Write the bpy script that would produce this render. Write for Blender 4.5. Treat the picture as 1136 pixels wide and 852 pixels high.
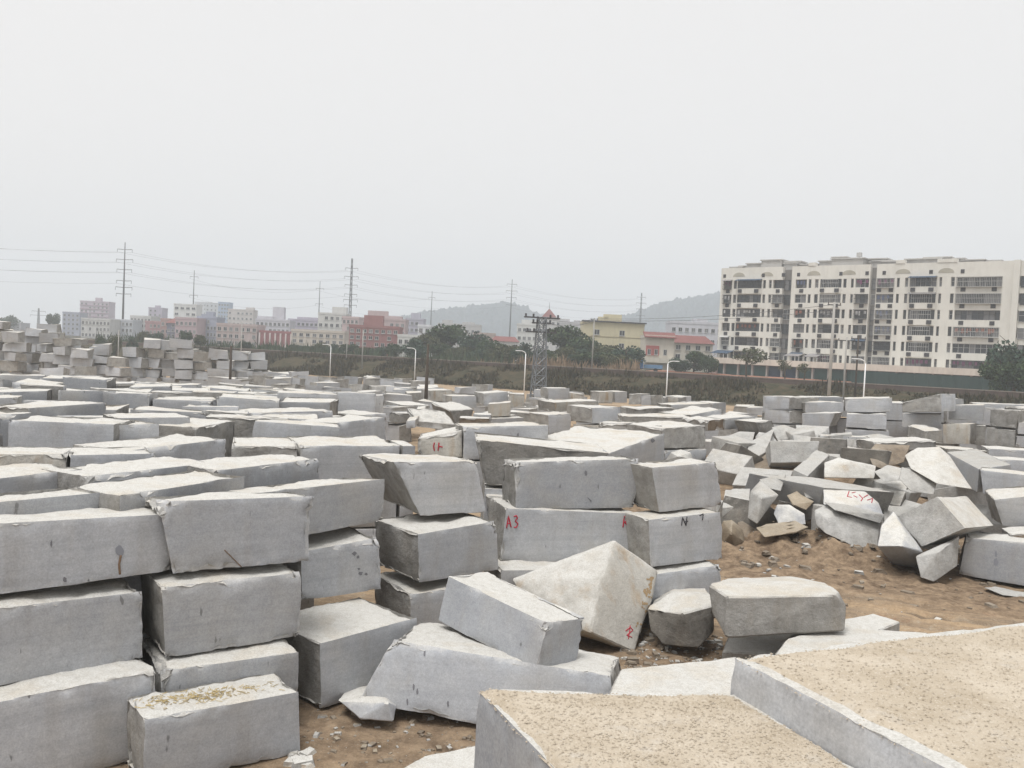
import bpy, bmesh, math, random
import numpy as np
from mathutils import Vector, Matrix

scene = bpy.context.scene
for o in list(bpy.data.objects): bpy.data.objects.remove(o)
COL = scene.collection

# ------------------------------------------------------------------ camera
H = 6.7                       # eye height: the photographer stands on top of a stack of blocks
FPX, PW, PH = 964.0, 1136.0, 852.0
ROLL, PITCH = math.radians(2.7), -math.atan(37.0 / FPX)
fwd = Vector((0, math.cos(PITCH), math.sin(PITCH)))
r0, u0 = Vector((1, 0, 0)), Vector((0, -math.sin(PITCH), math.cos(PITCH)))
right = r0 * math.cos(ROLL) + u0 * math.sin(ROLL)
up = u0 * math.cos(ROLL) - r0 * math.sin(ROLL)
cam_d = bpy.data.cameras.new('camera'); cam = bpy.data.objects.new('camera', cam_d); COL.objects.link(cam)
cam.matrix_world = Matrix(((right.x, up.x, -fwd.x, 0), (right.y, up.y, -fwd.y, 0), (right.z, up.z, -fwd.z, H), (0, 0, 0, 1)))
cam_d.sensor_width = 36; cam_d.lens = 36 * FPX / PW; cam_d.clip_start = 0.1; cam_d.clip_end = 12000
scene.camera = cam
CAM = Vector((0, 0, H))

# ------------------------------------------------------------------ light
SUN_EL, SUN_AZ = math.radians(70), math.radians(215)     # azimuth clockwise from +Y: behind the viewer, to the left
world = bpy.data.worlds.new('World'); scene.world = world; world.use_nodes = True
wn, wl = world.node_tree.nodes, world.node_tree.links
wn.clear()
w_out = wn.new('ShaderNodeOutputWorld'); w_bg = wn.new('ShaderNodeBackground'); w_bg.inputs['Strength'].default_value = 0.1
w_sky = wn.new('ShaderNodeTexSky'); w_sky.sky_type = 'NISHITA'; w_sky.sun_disc = False
w_sky.sun_elevation = SUN_EL; w_sky.sun_rotation = SUN_AZ; w_sky.dust_density = 6; w_sky.air_density = 1.5
w_hs = wn.new('ShaderNodeHueSaturation'); w_hs.inputs['Saturation'].default_value = 0.2
w_mx = wn.new('ShaderNodeMixRGB'); w_mx.inputs[0].default_value = 0.86
w_mx.inputs[2].default_value = (7.15, 7.05, 7.0, 1)      # the even overcast veil in front of the sky
wl.new(w_sky.outputs[0], w_hs.inputs['Color']); wl.new(w_hs.outputs[0], w_mx.inputs[1])
wl.new(w_mx.outputs[0], w_bg.inputs[0]); wl.new(w_bg.outputs[0], w_out.inputs[0])
sd = bpy.data.lights.new('sun', 'SUN'); sd.energy = 2.2; sd.angle = math.radians(25); sd.color = (1, 0.98, 0.95)
sun = bpy.data.objects.new('sun', sd); COL.objects.link(sun)
sdir = Vector((math.sin(SUN_AZ) * math.cos(SUN_EL), math.cos(SUN_AZ) * math.cos(SUN_EL), math.sin(SUN_EL)))
sun.rotation_euler = sdir.to_track_quat('Z', 'Y').to_euler(); sun.location = (0, -5, 90)
scene.view_settings.view_transform = 'Standard'; scene.view_settings.look = 'None'
scene.view_settings.exposure = 0.43; scene.view_settings.gamma = 1
scene.cycles.max_bounces = 8; scene.cycles.volume_bounces = 5; scene.cycles.use_denoising = True

# ------------------------------------------------------------------ helpers
def ray(px, py):
    return fwd + right * ((px - 568) / FPX) - up * ((py - 426) / FPX)
def at_d(px, py, d):
    return CAM + ray(px, py) * d
def at_z(px, py, z):
    r = ray(px, py); return CAM + r * ((z - H) / r.z)
def proj(p):
    v = Vector(p) - CAM; d = v.dot(fwd)
    if d < 0.05: return (0, 0, d)
    return (568 + FPX * v.dot(right) / d, 426 - FPX * v.dot(up) / d, d)
def tag(o, label=None, cat=None, group=None, kind=None):
    if label: o['label'] = label
    if cat: o['category'] = cat
    if group: o['group'] = group
    if kind: o['kind'] = kind
    return o
def link(name, me, parent=None):
    o = bpy.data.objects.new(name, me); COL.objects.link(o)
    if parent is not None: o.parent = parent
    return o
def empty(name, loc, rz=0.0):
    o = link(name, None); o.location = loc; o.rotation_euler = (0, 0, rz); return o

def vnoise(P, freq, seed=0):
    Q = np.asarray(P, dtype=np.float64) * freq + seed * 17.31
    I = np.floor(Q).astype(np.int64); F = Q - I; U = F * F * (3 - 2 * F)
    def hsh(ix, iy, iz):
        h = (ix * 374761393 + iy * 668265263 + iz * 2147483647 + seed * 974711) & 0xffffffff
        h = ((h ^ (h >> 13)) * 1274126177) & 0xffffffff
        return ((h ^ (h >> 16)) & 0xffff) / 65535.0
    out = 0
    for dx in (0, 1):
        wx = U[:, 0] if dx else 1 - U[:, 0]
        for dy in (0, 1):
            wy = U[:, 1] if dy else 1 - U[:, 1]
            for dz in (0, 1):
                wz = U[:, 2] if dz else 1 - U[:, 2]
                out = out + wx * wy * wz * hsh(I[:, 0] + dx, I[:, 1] + dy, I[:, 2] + dz)
    return out
def fbm(P, freq, seed=0, octv=3):
    s, a, t = 0, 1.0, 0
    for k in range(octv):
        s = s + a * vnoise(P, freq * 2 ** k, seed + k); t += a; a *= 0.5
    return s / t

class MB:
    """collects boxes, prisms and tubes into one mesh"""
    def __init__(s): s.v, s.f, s.m = [], [], []
    def add(s, v, f, m=0):
        b = len(s.v); s.v += [tuple(p) for p in v]; s.f += [tuple(b + i for i in q) for q in f]; s.m += [m] * len(f); return s
    def box(s, x0, x1, y0, y1, z0, z1, m=0):
        v = [(x0, y0, z0), (x1, y0, z0), (x1, y1, z0), (x0, y1, z0), (x0, y0, z1), (x1, y0, z1), (x1, y1, z1), (x0, y1, z1)]
        return s.add(v, [(3, 2, 1, 0), (4, 5, 6, 7), (0, 1, 5, 4), (1, 2, 6, 5), (2, 3, 7, 6), (3, 0, 4, 7)], m)
    def prism(s, poly, z0, z1, m=0):
        n = len(poly); v = [(x, y, z0) for x, y in poly] + [(x, y, z1) for x, y in poly]
        return s.add(v, [tuple(range(n))[::-1], tuple(range(n, 2 * n))] + [(i, (i + 1) % n, n + (i + 1) % n, n + i) for i in range(n)], m)
    def tube(s, pts, r, n=6, m=0):
        pts = [Vector(p) for p in pts]; R = r if isinstance(r, (list, tuple)) else [r] * len(pts)
        v, f = [], []
        for i, p in enumerate(pts):
            t = (pts[min(i + 1, len(pts) - 1)] - pts[max(i - 1, 0)]).normalized()
            a = t.cross(Vector((0, 0, 1)) if abs(t.z) < 0.95 else Vector((1, 0, 0))).normalized(); b = t.cross(a)
            for k in range(n):
                q = 2 * math.pi * k / n; v.append(p + (a * math.cos(q) + b * math.sin(q)) * R[i])
        for i in range(len(pts) - 1):
            for k in range(n):
                f.append((i * n + k, i * n + (k + 1) % n, (i + 1) * n + (k + 1) % n, (i + 1) * n + k))
        f.append(tuple(range(n))[::-1]); f.append(tuple(range((len(pts) - 1) * n, len(pts) * n)))
        return s.add(v, f, m)
    def mesh(s, name, mats, smooth=False):
        me = bpy.data.meshes.new(name); me.from_pydata(s.v, [], s.f)
        for m in (mats if isinstance(mats, (list, tuple)) else [mats]): me.materials.append(m)
        me.polygons.foreach_set('material_index', s.m)
        if smooth: me.polygons.foreach_set('use_smooth', [True] * len(s.f))
        me.update(); return me
    def obj(s, name, mats, parent=None, smooth=False):
        return link(name, s.mesh(name, mats, smooth), parent)

# ------------------------------------------------------------------ materials
def mat(name, col=(0.5, 0.5, 0.5), rough=0.8, metal=0.0, spec=0.3):
    m = bpy.data.materials.new(name); m.use_nodes = True
    b = m.node_tree.nodes['Principled BSDF']
    b.inputs['Base Color'].default_value = (*col, 1); b.inputs['Roughness'].default_value = rough
    b.inputs['Metallic'].default_value = metal; b.inputs['Specular IOR Level'].default_value = spec
    return m
class NT:
    def __init__(s, m): s.m = m; s.t = m.node_tree; s.b = s.t.nodes['Principled BSDF']
    def n(s, ty, **kw):
        x = s.t.nodes.new(ty)
        for k, v in kw.items(): setattr(x, k, v)
        return x
    def l(s, a, b): s.t.links.new(a, b)
    def coord(s, which='Object', scale=(1, 1, 1), rot=(0, 0, 0)):
        c = s.n('ShaderNodeTexCoord'); mp = s.n('ShaderNodeMapping'); mp.inputs['Scale'].default_value = scale; mp.inputs['Rotation'].default_value = rot
        s.l(c.outputs[which], mp.inputs[0]); return mp.outputs[0]
    def world(s, scale=(1, 1, 1), rot=(0, 0, 0)):
        g = s.n('ShaderNodeNewGeometry'); mp = s.n('ShaderNodeMapping'); mp.inputs['Scale'].default_value = scale; mp.inputs['Rotation'].default_value = rot
        s.l(g.outputs['Position'], mp.inputs[0]); return mp.outputs[0]
    def noise(s, vec, scale, detail=4, rough=0.6, out='Fac'):
        x = s.n('ShaderNodeTexNoise'); x.inputs['Scale'].default_value = scale; x.inputs['Detail'].default_value = detail; x.inputs['Roughness'].default_value = rough
        s.l(vec, x.inputs['Vector']); return x.outputs[out]
    def ramp(s, fac, stops):
        r = s.n('ShaderNodeValToRGB'); e = r.color_ramp.elements
        while len(e) > 1: e.remove(e[-1])
        for i, (p, c) in enumerate(stops):
            c = (c, c, c) if not isinstance(c, tuple) else c
            q = e[0] if i == 0 else e.new(p)
            q.position = p; q.color = (*c, 1)
        s.l(fac, r.inputs[0]); return r.outputs[0]
    def mix(s, fac, a, b, mode='MIX'):
        x = s.n('ShaderNodeMixRGB', blend_type=mode)
        for i, v in enumerate((fac, a, b)):
            if isinstance(v, (int, float)): x.inputs[i].default_value = v if i == 0 else (v, v, v, 1)
            elif isinstance(v, tuple): x.inputs[i].default_value = (*v, 1)
            else: s.l(v, x.inputs[i])
        return x.outputs[0]
    def math(s, op, a, b=0.0, clamp=False):
        x = s.n('ShaderNodeMath', operation=op); x.use_clamp = clamp
        for i, v in enumerate((a, b)):
            if isinstance(v, (int, float)): x.inputs[i].default_value = v
            else: s.l(v, x.inputs[i])
        return x.outputs[0]
    def bump(s, h, strength=0.3, dist=0.02):
        x = s.n('ShaderNodeBump'); x.inputs['Strength'].default_value = strength; x.inputs['Distance'].default_value = dist
        s.l(h, x.inputs['Height']); s.l(x.outputs[0], s.b.inputs['Normal'])
    def base(s, c): s.l(c, s.b.inputs['Base Color'])

def granite(name, ca, cb, banded, bump, dust=(0.57, 0.56, 0.53), tan=(0.50, 0.44, 0.35), stain=0.25, dust_amt=1.0, runc=(0.27, 0.235, 0.19)):
    m = mat(name, rough=0.9, spec=0.2); t = NT(m); P = t.world(); O = t.coord('Object')
    big = t.noise(P, 0.55, 3); med = t.noise(P, 2.6, 5, 0.65); fine = t.noise(P, 38, 3, 0.7)
    c = t.mix(t.ramp(med, [(0.3, 0.0), (0.7, 1.0)]), ca, cb)
    oi = t.n('ShaderNodeObjectInfo')
    var = t.math('ADD', t.math('MULTIPLY', oi.outputs['Random'], 0.46), 0.75)
    vv = t.n('ShaderNodeCombineColor'); [t.l(var, vv.inputs[i]) for i in range(3)]
    c = t.mix(1.0, c, vv.outputs[0], 'MULTIPLY')
    rnd2 = t.math('FRACT', t.math('MULTIPLY', oi.outputs['Random'], 7.31))
    c = t.mix(t.math('MULTIPLY', rnd2, 0.14), c, (0.40, 0.36, 0.30))
    c = t.mix(0.12, c, t.ramp(t.noise(P, 13, 3, 0.75), [(0.34, 0.2), (0.66, 0.8)]), 'OVERLAY')
    # warm and cool drift of the stone
    c = t.mix(t.math('MULTIPLY', t.ramp(big, [(0.48, 0.0), (0.72, 1.0)]), 0.4), c, (0.40, 0.37, 0.32))
    if banded:   # saw lines: fine, nearly level streaks
        st = t.noise(t.world((0.18, 0.18, 5.0)), 1.6, 6, 0.75)
        c = t.mix(t.math('MULTIPLY', t.ramp(st, [(0.44, 0.0), (0.66, 1.0)]), 0.34), c, tuple(x * 0.74 for x in ca))
        tick = t.noise(t.world((7.0, 7.0, 2.0)), 1.0, 2)
        c = t.mix(t.math('MULTIPLY', t.ramp(tick, [(0.715, 0.0), (0.75, 1.0)]), 0.65), c, (0.10, 0.10, 0.10))
    # water and rust runs
    run = t.noise(t.world((2.2, 2.2, 0.35)), 1.0, 3)
    c = t.mix(t.math('MULTIPLY', t.ramp(run, [(0.52, 0.0), (0.75, 1.0)]), stain), c, runc)
    vn = t.math('ABSOLUTE', t.math('SUBTRACT', t.noise(t.world((1, 1, 1.6), (.5, .7, .2)), 0.55, 3), 0.5))
    c = t.mix(t.ramp(vn, [(0.0, 0.10), (0.006, 0.0)]), c, (0.60, 0.60, 0.60))
    c = t.mix(0.20, c, t.ramp(t.noise(P, 0.8, 6, 0.75), [(0.32, 0.30), (0.68, 0.70)]), 'OVERLAY')
    # fresh pale stone where the arris is chipped
    ca_ = t.n('ShaderNodeAttribute', attribute_name='chip')
    cf = t.math('ADD', t.math('MULTIPLY', ca_.outputs['Fac'], 1.6), t.math('MULTIPLY', t.math('SUBTRACT', t.noise(P, 16, 4, 0.7), 0.5), 0.9))
    c = t.mix(t.ramp(cf, [(0.42, 0.0), (0.70, 0.42)]), c, (0.54, 0.535, 0.52))
    # crystals
    c = t.mix(0.13, c, t.ramp(fine, [(0.33, 0.05), (0.5, 0.5), (0.68, 0.95)]), 'OVERLAY')
    # stone dust and grit lying on everything that faces up
    g = t.n('ShaderNodeNewGeometry'); sx = t.n('ShaderNodeSeparateXYZ'); t.l(g.outputs['Normal'], sx.inputs[0])
    upn = t.ramp(t.math('ADD', sx.outputs['Z'], t.math('MULTIPLY', t.math('SUBTRACT', med, 0.5), 0.5)), [(0.62, 0.0), (0.90, 1.0)])
    d = t.mix(t.ramp(t.math('ADD', t.noise(P, 1.1, 4), t.math('MULTIPLY', t.math('SUBTRACT', rnd2, 0.5), 0.16)), [(0.50, 0.0), (0.72, 0.65)]), dust, tan)
    d = t.mix(t.ramp(t.noise(P, 7, 4, 0.7), [(0.35, 0.55), (0.55, 0.0)]), d, (0.45, 0.43, 0.39))
    d = t.mix(0.2, d, t.ramp(fine, [(0.33, 0.05), (0.5, 0.5), (0.68, 0.95)]), 'OVERLAY')
    c = t.mix(t.math('MULTIPLY', upn, dust_amt), c, d)
    t.base(c)
    hgt = t.math('ADD', t.math('MULTIPLY', t.noise(P, 9, 6, 0.7), 1.0), t.math('MULTIPLY', fine, 0.25))
    t.bump(hgt, bump, 0.05)
    return m
SAWN = granite('sawn_granite', (0.372, 0.388, 0.418), (0.424, 0.436, 0.456), True, 0.10)
SPLIT = granite('split_granite', (0.195, 0.190, 0.180), (0.365, 0.360, 0.348), False, 0.75, stain=0.35)
BROWN = granite('soiled_granite', (0.10, 0.073, 0.052), (0.215, 0.165, 0.115), False, 0.8, dust=(0.36, 0.30, 0.23), stain=0.5, dust_amt=0.3)
WARM = granite('warm_granite', (0.36, 0.345, 0.315), (0.46, 0.445, 0.41), False, 0.6, stain=0.75, runc=(0.34, 0.235, 0.13))
FRESH = granite('fresh_chip', (0.56, 0.56, 0.55), (0.68, 0.67, 0.65), False, 0.5, stain=0.1)
DARKG = granite('dark_granite', (0.050, 0.048, 0.045), (0.135, 0.128, 0.118), False, 0.8, stain=0.3)
TANB = granite('tan_boulder', (0.20, 0.155, 0.105), (0.37, 0.30, 0.215), False, 0.8, dust=(0.42, 0.37, 0.29), dust_amt=0.35)
RUBBLE = granite('rubble_granite', (0.275, 0.272, 0.262), (0.44, 0.438, 0.428), False, 0.85, stain=0.25, dust_amt=0.45)
STONE = [SAWN, SPLIT, BROWN, WARM, FRESH, DARKG, RUBBLE, TANB]

def sandmat():
    m = mat('tan_grit', rough=0.95, spec=0.1); t = NT(m); P = t.world()
    c = t.mix(t.ramp(t.noise(P, 1.7, 5, 0.7), [(0.35, 0.0), (0.65, 1.0)]), (0.43, 0.365, 0.28), (0.55, 0.485, 0.395))
    gr = t.noise(P, 85, 3, 0.8)
    c = t.mix(t.ramp(gr, [(0.33, 0.30), (0.47, 0.0)]), c, (0.33, 0.265, 0.19))
    c = t.mix(t.ramp(t.noise(P, 45, 2), [(0.58, 0.0), (0.68, 0.7)]), c, (0.60, 0.545, 0.465))
    c = t.mix(t.ramp(t.noise(P, 2.3, 6, 0.75), [(0.56, 0.0), (0.72, 0.4)]), c, (0.53, 0.515, 0.49))
    t.base(c); t.bump(t.math('ADD', gr, t.noise(P, 24, 4, 0.8)), 0.5, 0.02); return m
SAND = sandmat()

def groundmat():
    m = mat('yard_earth', rough=0.97, spec=0.1); t = NT(m); P = t.world()
    n1 = t.noise(P, 0.35, 5, 0.6); n2 = t.noise(P, 2.2, 6, 0.7); n3 = t.noise(P, 22, 4, 0.75)
    rm = t.n('ShaderNodeMapping'); rm.inputs['Scale'].default_value = (0.16, 2.4, 1.0); t.l(t.world((1, 1, 1), (0, 0, math.radians(24))), rm.inputs[0])
    rut = t.noise(rm.outputs[0], 1.0, 7, 0.72)
    c = t.mix(t.ramp(n1, [(0.36, 0.0), (0.66, 1.0)]), (0.17, 0.128, 0.09), (0.35, 0.27, 0.19))
    c = t.mix(t.math('MULTIPLY', t.ramp(rut, [(0.42, 0.0), (0.60, 1.0)]), 0.65), c, (0.50, 0.36, 0.225))
    c = t.mix(t.math('MULTIPLY', t.ramp(rut, [(0.30, 1.0), (0.44, 0.0)]), 0.55), c, (0.16, 0.115, 0.078))
    c = t.mix(t.ramp(n2, [(0.56, 0.0), (0.74, 0.55)]), c, (0.46, 0.41, 0.33))
    c = t.mix(t.ramp(n3, [(0.60, 0.0), (0.70, 0.8)]), c, (0.58, 0.54, 0.47))
    c = t.mix(t.ramp(n3, [(0.30, 0.7), (0.40, 0.0)]), c, (0.09, 0.062, 0.04))
    # reddish soil at the pile's foot
    c = t.mix(t.ramp(t.noise(P, 0.9, 4, 0.7), [(0.60, 0.0), (0.72, 0.6)]), c, (0.20, 0.095, 0.055))
    sl = t.n('ShaderNodeAttribute', attribute_name='soil')
    sc = t.mix(t.ramp(n2, [(0.38, 0.0), (0.62, 1.0)]), (0.150, 0.106, 0.072), (0.33, 0.245, 0.165))
    sc = t.mix(t.ramp(n3, [(0.60, 0.0), (0.70, 0.6)]), sc, (0.40, 0.35, 0.28))
    c = t.mix(sl.outputs['Fac'], c, sc)
    c = t.mix(0.42, c, t.ramp(t.noise(P, 5, 7, 0.8), [(0.3, 0.22), (0.7, 0.78)]), 'OVERLAY')
    att = t.n('ShaderNodeAttribute', attribute_name='grass')
    gcol = t.mix(t.ramp(t.noise(P, 0.6, 5, 0.7), [(0.36, 0.0), (0.64, 1.0)]), (0.030, 0.034, 0.018), (0.085, 0.066, 0.042))
    c = t.mix(att.outputs['Fac'], c, gcol)
    t.base(c); t.bump(t.math('ADD', n2, t.math('MULTIPLY', n3, 0.6)), 0.8, 0.09); return m
EARTH = groundmat()

def wallmat(name, col, dirt=0.25, rough=0.85):
    m = mat(name, col, rough, spec=0.25); t = NT(m); P = t.world()
    n = t.noise(t.world((1, 1, 0.22)), 0.9, 5, 0.7)
    c = t.mix(t.math('MULTIPLY', t.ramp(n, [(0.42, 0.0), (0.72, 1.0)]), dirt), col, tuple(x * 0.45 for x in col))
    c = t.mix(t.ramp(t.noise(P, 0.25, 3), [(0.4, 0.0), (0.7, 0.25)]), c, tuple(min(1, x * 1.18) for x in col))
    t.base(c); return m
def leafmat(name, a, b):
    m = mat(name, rough=0.7, spec=0.2); t = NT(m)
    c = t.mix(t.ramp(t.noise(t.world(), 0.9, 4, 0.7), [(0.35, 0.0), (0.65, 1.0)]), a, b)
    t.base(c); return m
GLASS = mat('window_glass', (0.035, 0.04, 0.045), 0.15, 0, 0.5)
GLASSB = mat('curtained_glass', (0.16, 0.16, 0.165), 0.35, 0, 0.5)
DARKMETAL = mat('dark_metal', (0.09, 0.09, 0.095), 0.5, 0.6)
GALV = mat('galvanised_steel', (0.19, 0.205, 0.22), 0.5, 0.5)
WHITEPAINT = mat('white_paint', (0.78, 0.79, 0.80), 0.5)
CONCRETE = wallmat('pole_concrete', (0.36, 0.35, 0.33), 0.3)
TIMBER = wallmat('dark_timber', (0.075, 0.06, 0.048), 0.4)
WIRE = mat('wire', (0.12, 0.12, 0.125), 0.6)
REDP = mat('red_paint', (0.42, 0.028, 0.05), 0.7); BLACKP = mat('black_paint', (0.05, 0.05, 0.055), 0.7)

# ------------------------------------------------------------------ the ground, one sheet out to the horizon
EL_A, EL_B = Vector((75, 128)), Vector((-55, 205))            # crest line of the road bank behind the yard
EL_T = (EL_B - EL_A).normalized(); EL_N = Vector((-EL_T.y, EL_T.x)); EL_N = EL_N if EL_N.y > 0 else -EL_N
def bank_s(x, y): return (x - EL_A.x) * EL_N.x + (y - EL_A.y) * EL_N.y
def sstep(a, b, x):
    t = np.clip((x - a) / (b - a), 0, 1); return t * t * (3 - 2 * t)
def ground_z(x, y):
    x = np.asarray(x, float); y = np.asarray(y, float)
    s = bank_s(x, y); r = np.hypot(x, y)
    P = np.stack([x, y, np.zeros_like(x)], -1).reshape(-1, 3)
    n = (fbm(P, 0.25, 3, 3) - 0.5).reshape(x.shape); n2 = (fbm(P, 1.6, 9, 3) - 0.5).reshape(x.shape)
    z = 0.25 * n * sstep(12, 40, r) + 0.10 * n2
    # spoil mound under the tumbled pile, and a hump of loose soil at its foot
    z = z + 2.3 * np.exp(-(((x - 15.5) / 7.5) ** 2 + ((y - 44.5) / 6.8) ** 2) ** 1.4)
    z = z + 0.75 * np.exp(-(((x - 11.0) / 3.4) ** 2 + ((y - 31.0) / 2.0) ** 2)) * (1 + 1.6 * n2) + 0.22 * n2 * np.exp(-(((x - 13) / 8) ** 2 + ((y - 31) / 4) ** 2))
    z = z + 0.16 * (fbm(P, 3.2, 19, 3) - 0.5).reshape(x.shape) * sstep(14, 18, r) * (1 - sstep(45, 60, r))
    # wheel ruts along the haul road
    a = math.radians(-24); v = -(x - 9) * math.sin(a) + (y - 24) * math.cos(a)
    z = z + 0.09 * np.cos(v * 5.2 + 3 * n) * np.exp(-(v / 2.6) ** 2) * sstep(3.0, 6.5, x)
    z = z + (3.3 + 0.25 * n) * sstep(-17, -1, s)
    return z
def build_ground():
    rad = np.concatenate([[0.0], np.geomspace(4.0, 60, 290), np.geomspace(61, 260, 90), np.geomspace(270, 2300, 20)])
    th = np.concatenate([np.linspace(-42, 42, 300), np.linspace(46, 314, 60)])
    R, T = np.meshgrid(rad, np.radians(th), indexing='ij')
    X, Y = R * np.sin(T), R * np.cos(T)
    Z = ground_z(X, Y)
    V = np.stack([X, Y, Z], -1).reshape(-1, 3); nr, nt = R.shape
    i, j = np.meshgrid(np.arange(nr - 1), np.arange(nt), indexing='ij'); j2 = (j + 1) % nt
    F = np.stack([i * nt + j, i * nt + j2, (i + 1) * nt + j2, (i + 1) * nt + j], -1).reshape(-1, 4)
    me = bpy.data.meshes.new('ground'); me.from_pydata(V.tolist(), [], F[:, ::-1].tolist())
    s = bank_s(X, Y).reshape(-1); r = R.reshape(-1)
    P = np.stack([X.reshape(-1), Y.reshape(-1), 0 * s], -1)
    g = sstep(-24, -16, s + 8 * (fbm(P, 0.12, 5) - 0.5)) * (1 - 0.55 * sstep(-1, 2, s) * (1 - sstep(25, 60, s)))
    a = me.attributes.new('grass', 'FLOAT', 'POINT'); a.data.foreach_set('value', np.clip(g, 0, 1).astype(np.float32))
    vv_ = (P[:, 0] - 9) * 0.418 + (P[:, 1] - 24) * 0.908 + 3.4 * (fbm(P, 0.6, 31, 4) - 0.5)
    so = sstep(0.9, 2.6, vv_) * (1 - sstep(55, 75, P[:, 1])) * sstep(2, 6, P[:, 0])
    so = np.maximum(so, np.exp(-(((P[:, 0] - 3.6) / 1.9) ** 2 + ((P[:, 1] - 19.4) / 1.6) ** 2)))
    so = np.maximum(so, 0.8 * (1 - sstep(16.5, 19, P[:, 1])) * (1 - sstep(0.5, 3, P[:, 0])))
    a = me.attributes.new('soil', 'FLOAT', 'POINT'); a.data.foreach_set('value', np.clip(so, 0, 1).astype(np.float32))
    me.materials.append(EARTH); me.polygons.foreach_set('use_smooth', [True] * len(F)); me.update()
    return tag(link('ground', me), kind='structure', label='brown trampled earth of the stone yard with tan wheel tracks')
build_ground()

# ------------------------------------------------------------------ stone blocks
TRIS = 0
def block_mesh(c8, res, seed, top=0, sides=(0, 0, 0, 0), rough=1.0, chip=1.0):
    """c8[i][j][k] corners (i length, j depth, k up).  sides: material for front, back, left, right."""
    C = np.array([[[c8[i][j][k] for k in (0, 1)] for j in (0, 1)] for i in (0, 1)], float)
    L = [max(0.2, np.linalg.norm(C[1].mean((0, 1)) - C[0].mean((0, 1)))), max(0.2, np.linalg.norm(C[:, 1].mean((0, 1)) - C[:, 0].mean((0, 1)))), max(0.2, np.linalg.norm(C[:, :, 1].mean((0, 1)) - C[:, :, 0].mean((0, 1))))]
    ax = []
    for l in L:
        e = min(0.12, 0.032 / l); n = int(np.clip(round(l / res), 1, 60))
        if res < 0.3 and l > 0.7:      # finer rings towards the arrises, where the stone is chipped
            r3 = np.array([0, 0.025, 0.065, 0.125]) / l; ax.append(np.concatenate([r3, np.linspace(0.20 / l, 1 - 0.20 / l, n + 1), 1 - r3[::-1]]))
        else: ax.append(np.concatenate([[0], np.linspace(e, 1 - e, n + 1), [1]]))
    n0, n1, n2 = (len(a) for a in ax)
    I, J, K = np.meshgrid(np.arange(n0), np.arange(n1), np.arange(n2), indexing='ij')
    bnd = (I == 0) | (I == n0 - 1) | (J == 0) | (J == n1 - 1) | (K == 0) | (K == n2 - 1)
    idx = -np.ones((n0, n1, n2), int); idx[bnd] = np.arange(bnd.sum())
    i, j, k = I[bnd], J[bnd], K[bnd]; a, b, c = ax[0][i], ax[1][j], ax[2][k]
    P = 0
    for di in (0, 1):
        for dj in (0, 1):
            for dk in (0, 1):
                w = (a if di else 1 - a) * (b if dj else 1 - b) * (c if dk else 1 - c)
                P = P + w[:, None] * C[di, dj, dk][None]
    P = np.array(P)
    U0 = C[1].mean((0, 1)) - C[0].mean((0, 1)); V0 = C[:, 1].mean((0, 1)) - C[:, 0].mean((0, 1)); W0 = C[:, :, 1].mean((0, 1)) - C[:, :, 0].mean((0, 1))
    U0, V0, W0 = U0 / np.linalg.norm(U0), V0 / np.linalg.norm(V0), W0 / np.linalg.norm(W0)
    amp = {0: 0.012, 1: 0.075, 2: 0.09, 3: 0.05, 4: .05, 5: .09, 6: .05}
    dirs = np.zeros_like(P); A = np.zeros(len(P))
    for msk, nrm, mt in ((j == 0, -V0, sides[0]), (j == n1 - 1, V0, sides[1]), (i == 0, -U0, sides[2]), (i == n0 - 1, U0, sides[3]), (k == 0, -W0, 1), (k == n2 - 1, W0, 1 if top == 0 else top)):
        dirs[msk] += nrm; A[msk] = np.maximum(A[msk], amp[mt] * (0.75 if msk is None else 1))
    dirs /= np.linalg.norm(dirs, axis=1)[:, None]
    da, db, dc = np.minimum(a, 1 - a) * L[0], np.minimum(b, 1 - b) * L[1], np.minimum(c, 1 - c) * L[2]
    D = np.sort(np.stack([da, db, dc], -1), axis=1)[:, 1]
    n1_ = fbm(P, 1.1, seed, 4); n2_ = fbm(P, 3.5, seed + 5, 3)
    disp = -A * rough * np.clip((n1_ - 0.32) * 2.4 + (n2_ - 0.5) * 0.7, -0.3, 1.5)
    ch = np.clip(0.75 * fbm(P, 1.9, seed + 11, 3) + 0.25 * vnoise(P, 11, seed + 2) - 0.43, 0, 1) * 3.0
    disp -= chip * (0.014 * np.exp(-D / 0.03) + 0.12 * ch ** 1.5 * np.exp(-(D / 0.10) ** 1.3)) * (1.0 + 0.6 * (np.sort(np.stack([da, db, dc], -1), axis=1)[:, 2] < 0.15))
    P = P + dirs * disp[:, None]
    global CHIP
    CHIP = np.clip(ch * 1.5, 0, 1) * np.exp(-(D / 0.085) ** 1.5) * chip
    faces, mats = [], []
    def grid(q, m, flip):
        v = np.stack([q[:-1, :-1], q[1:, :-1], q[1:, 1:], q[:-1, 1:]], -1).reshape(-1, 4)
        if flip: v = v[:, ::-1]
        faces.append(v); mm = np.full(len(v), m)
        mats.append(mm)
    grid(idx[:, 0, :], sides[0], False); grid(idx[:, -1, :], sides[1], True)
    grid(idx[0, :, :], sides[2], True); grid(idx[-1, :, :], sides[3], False)
    grid(idx[:, :, 0], 1, True); grid(idx[:, :, -1], 1 if top == 0 else top, False)
    return P, np.concatenate(faces), np.concatenate(mats)

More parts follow.
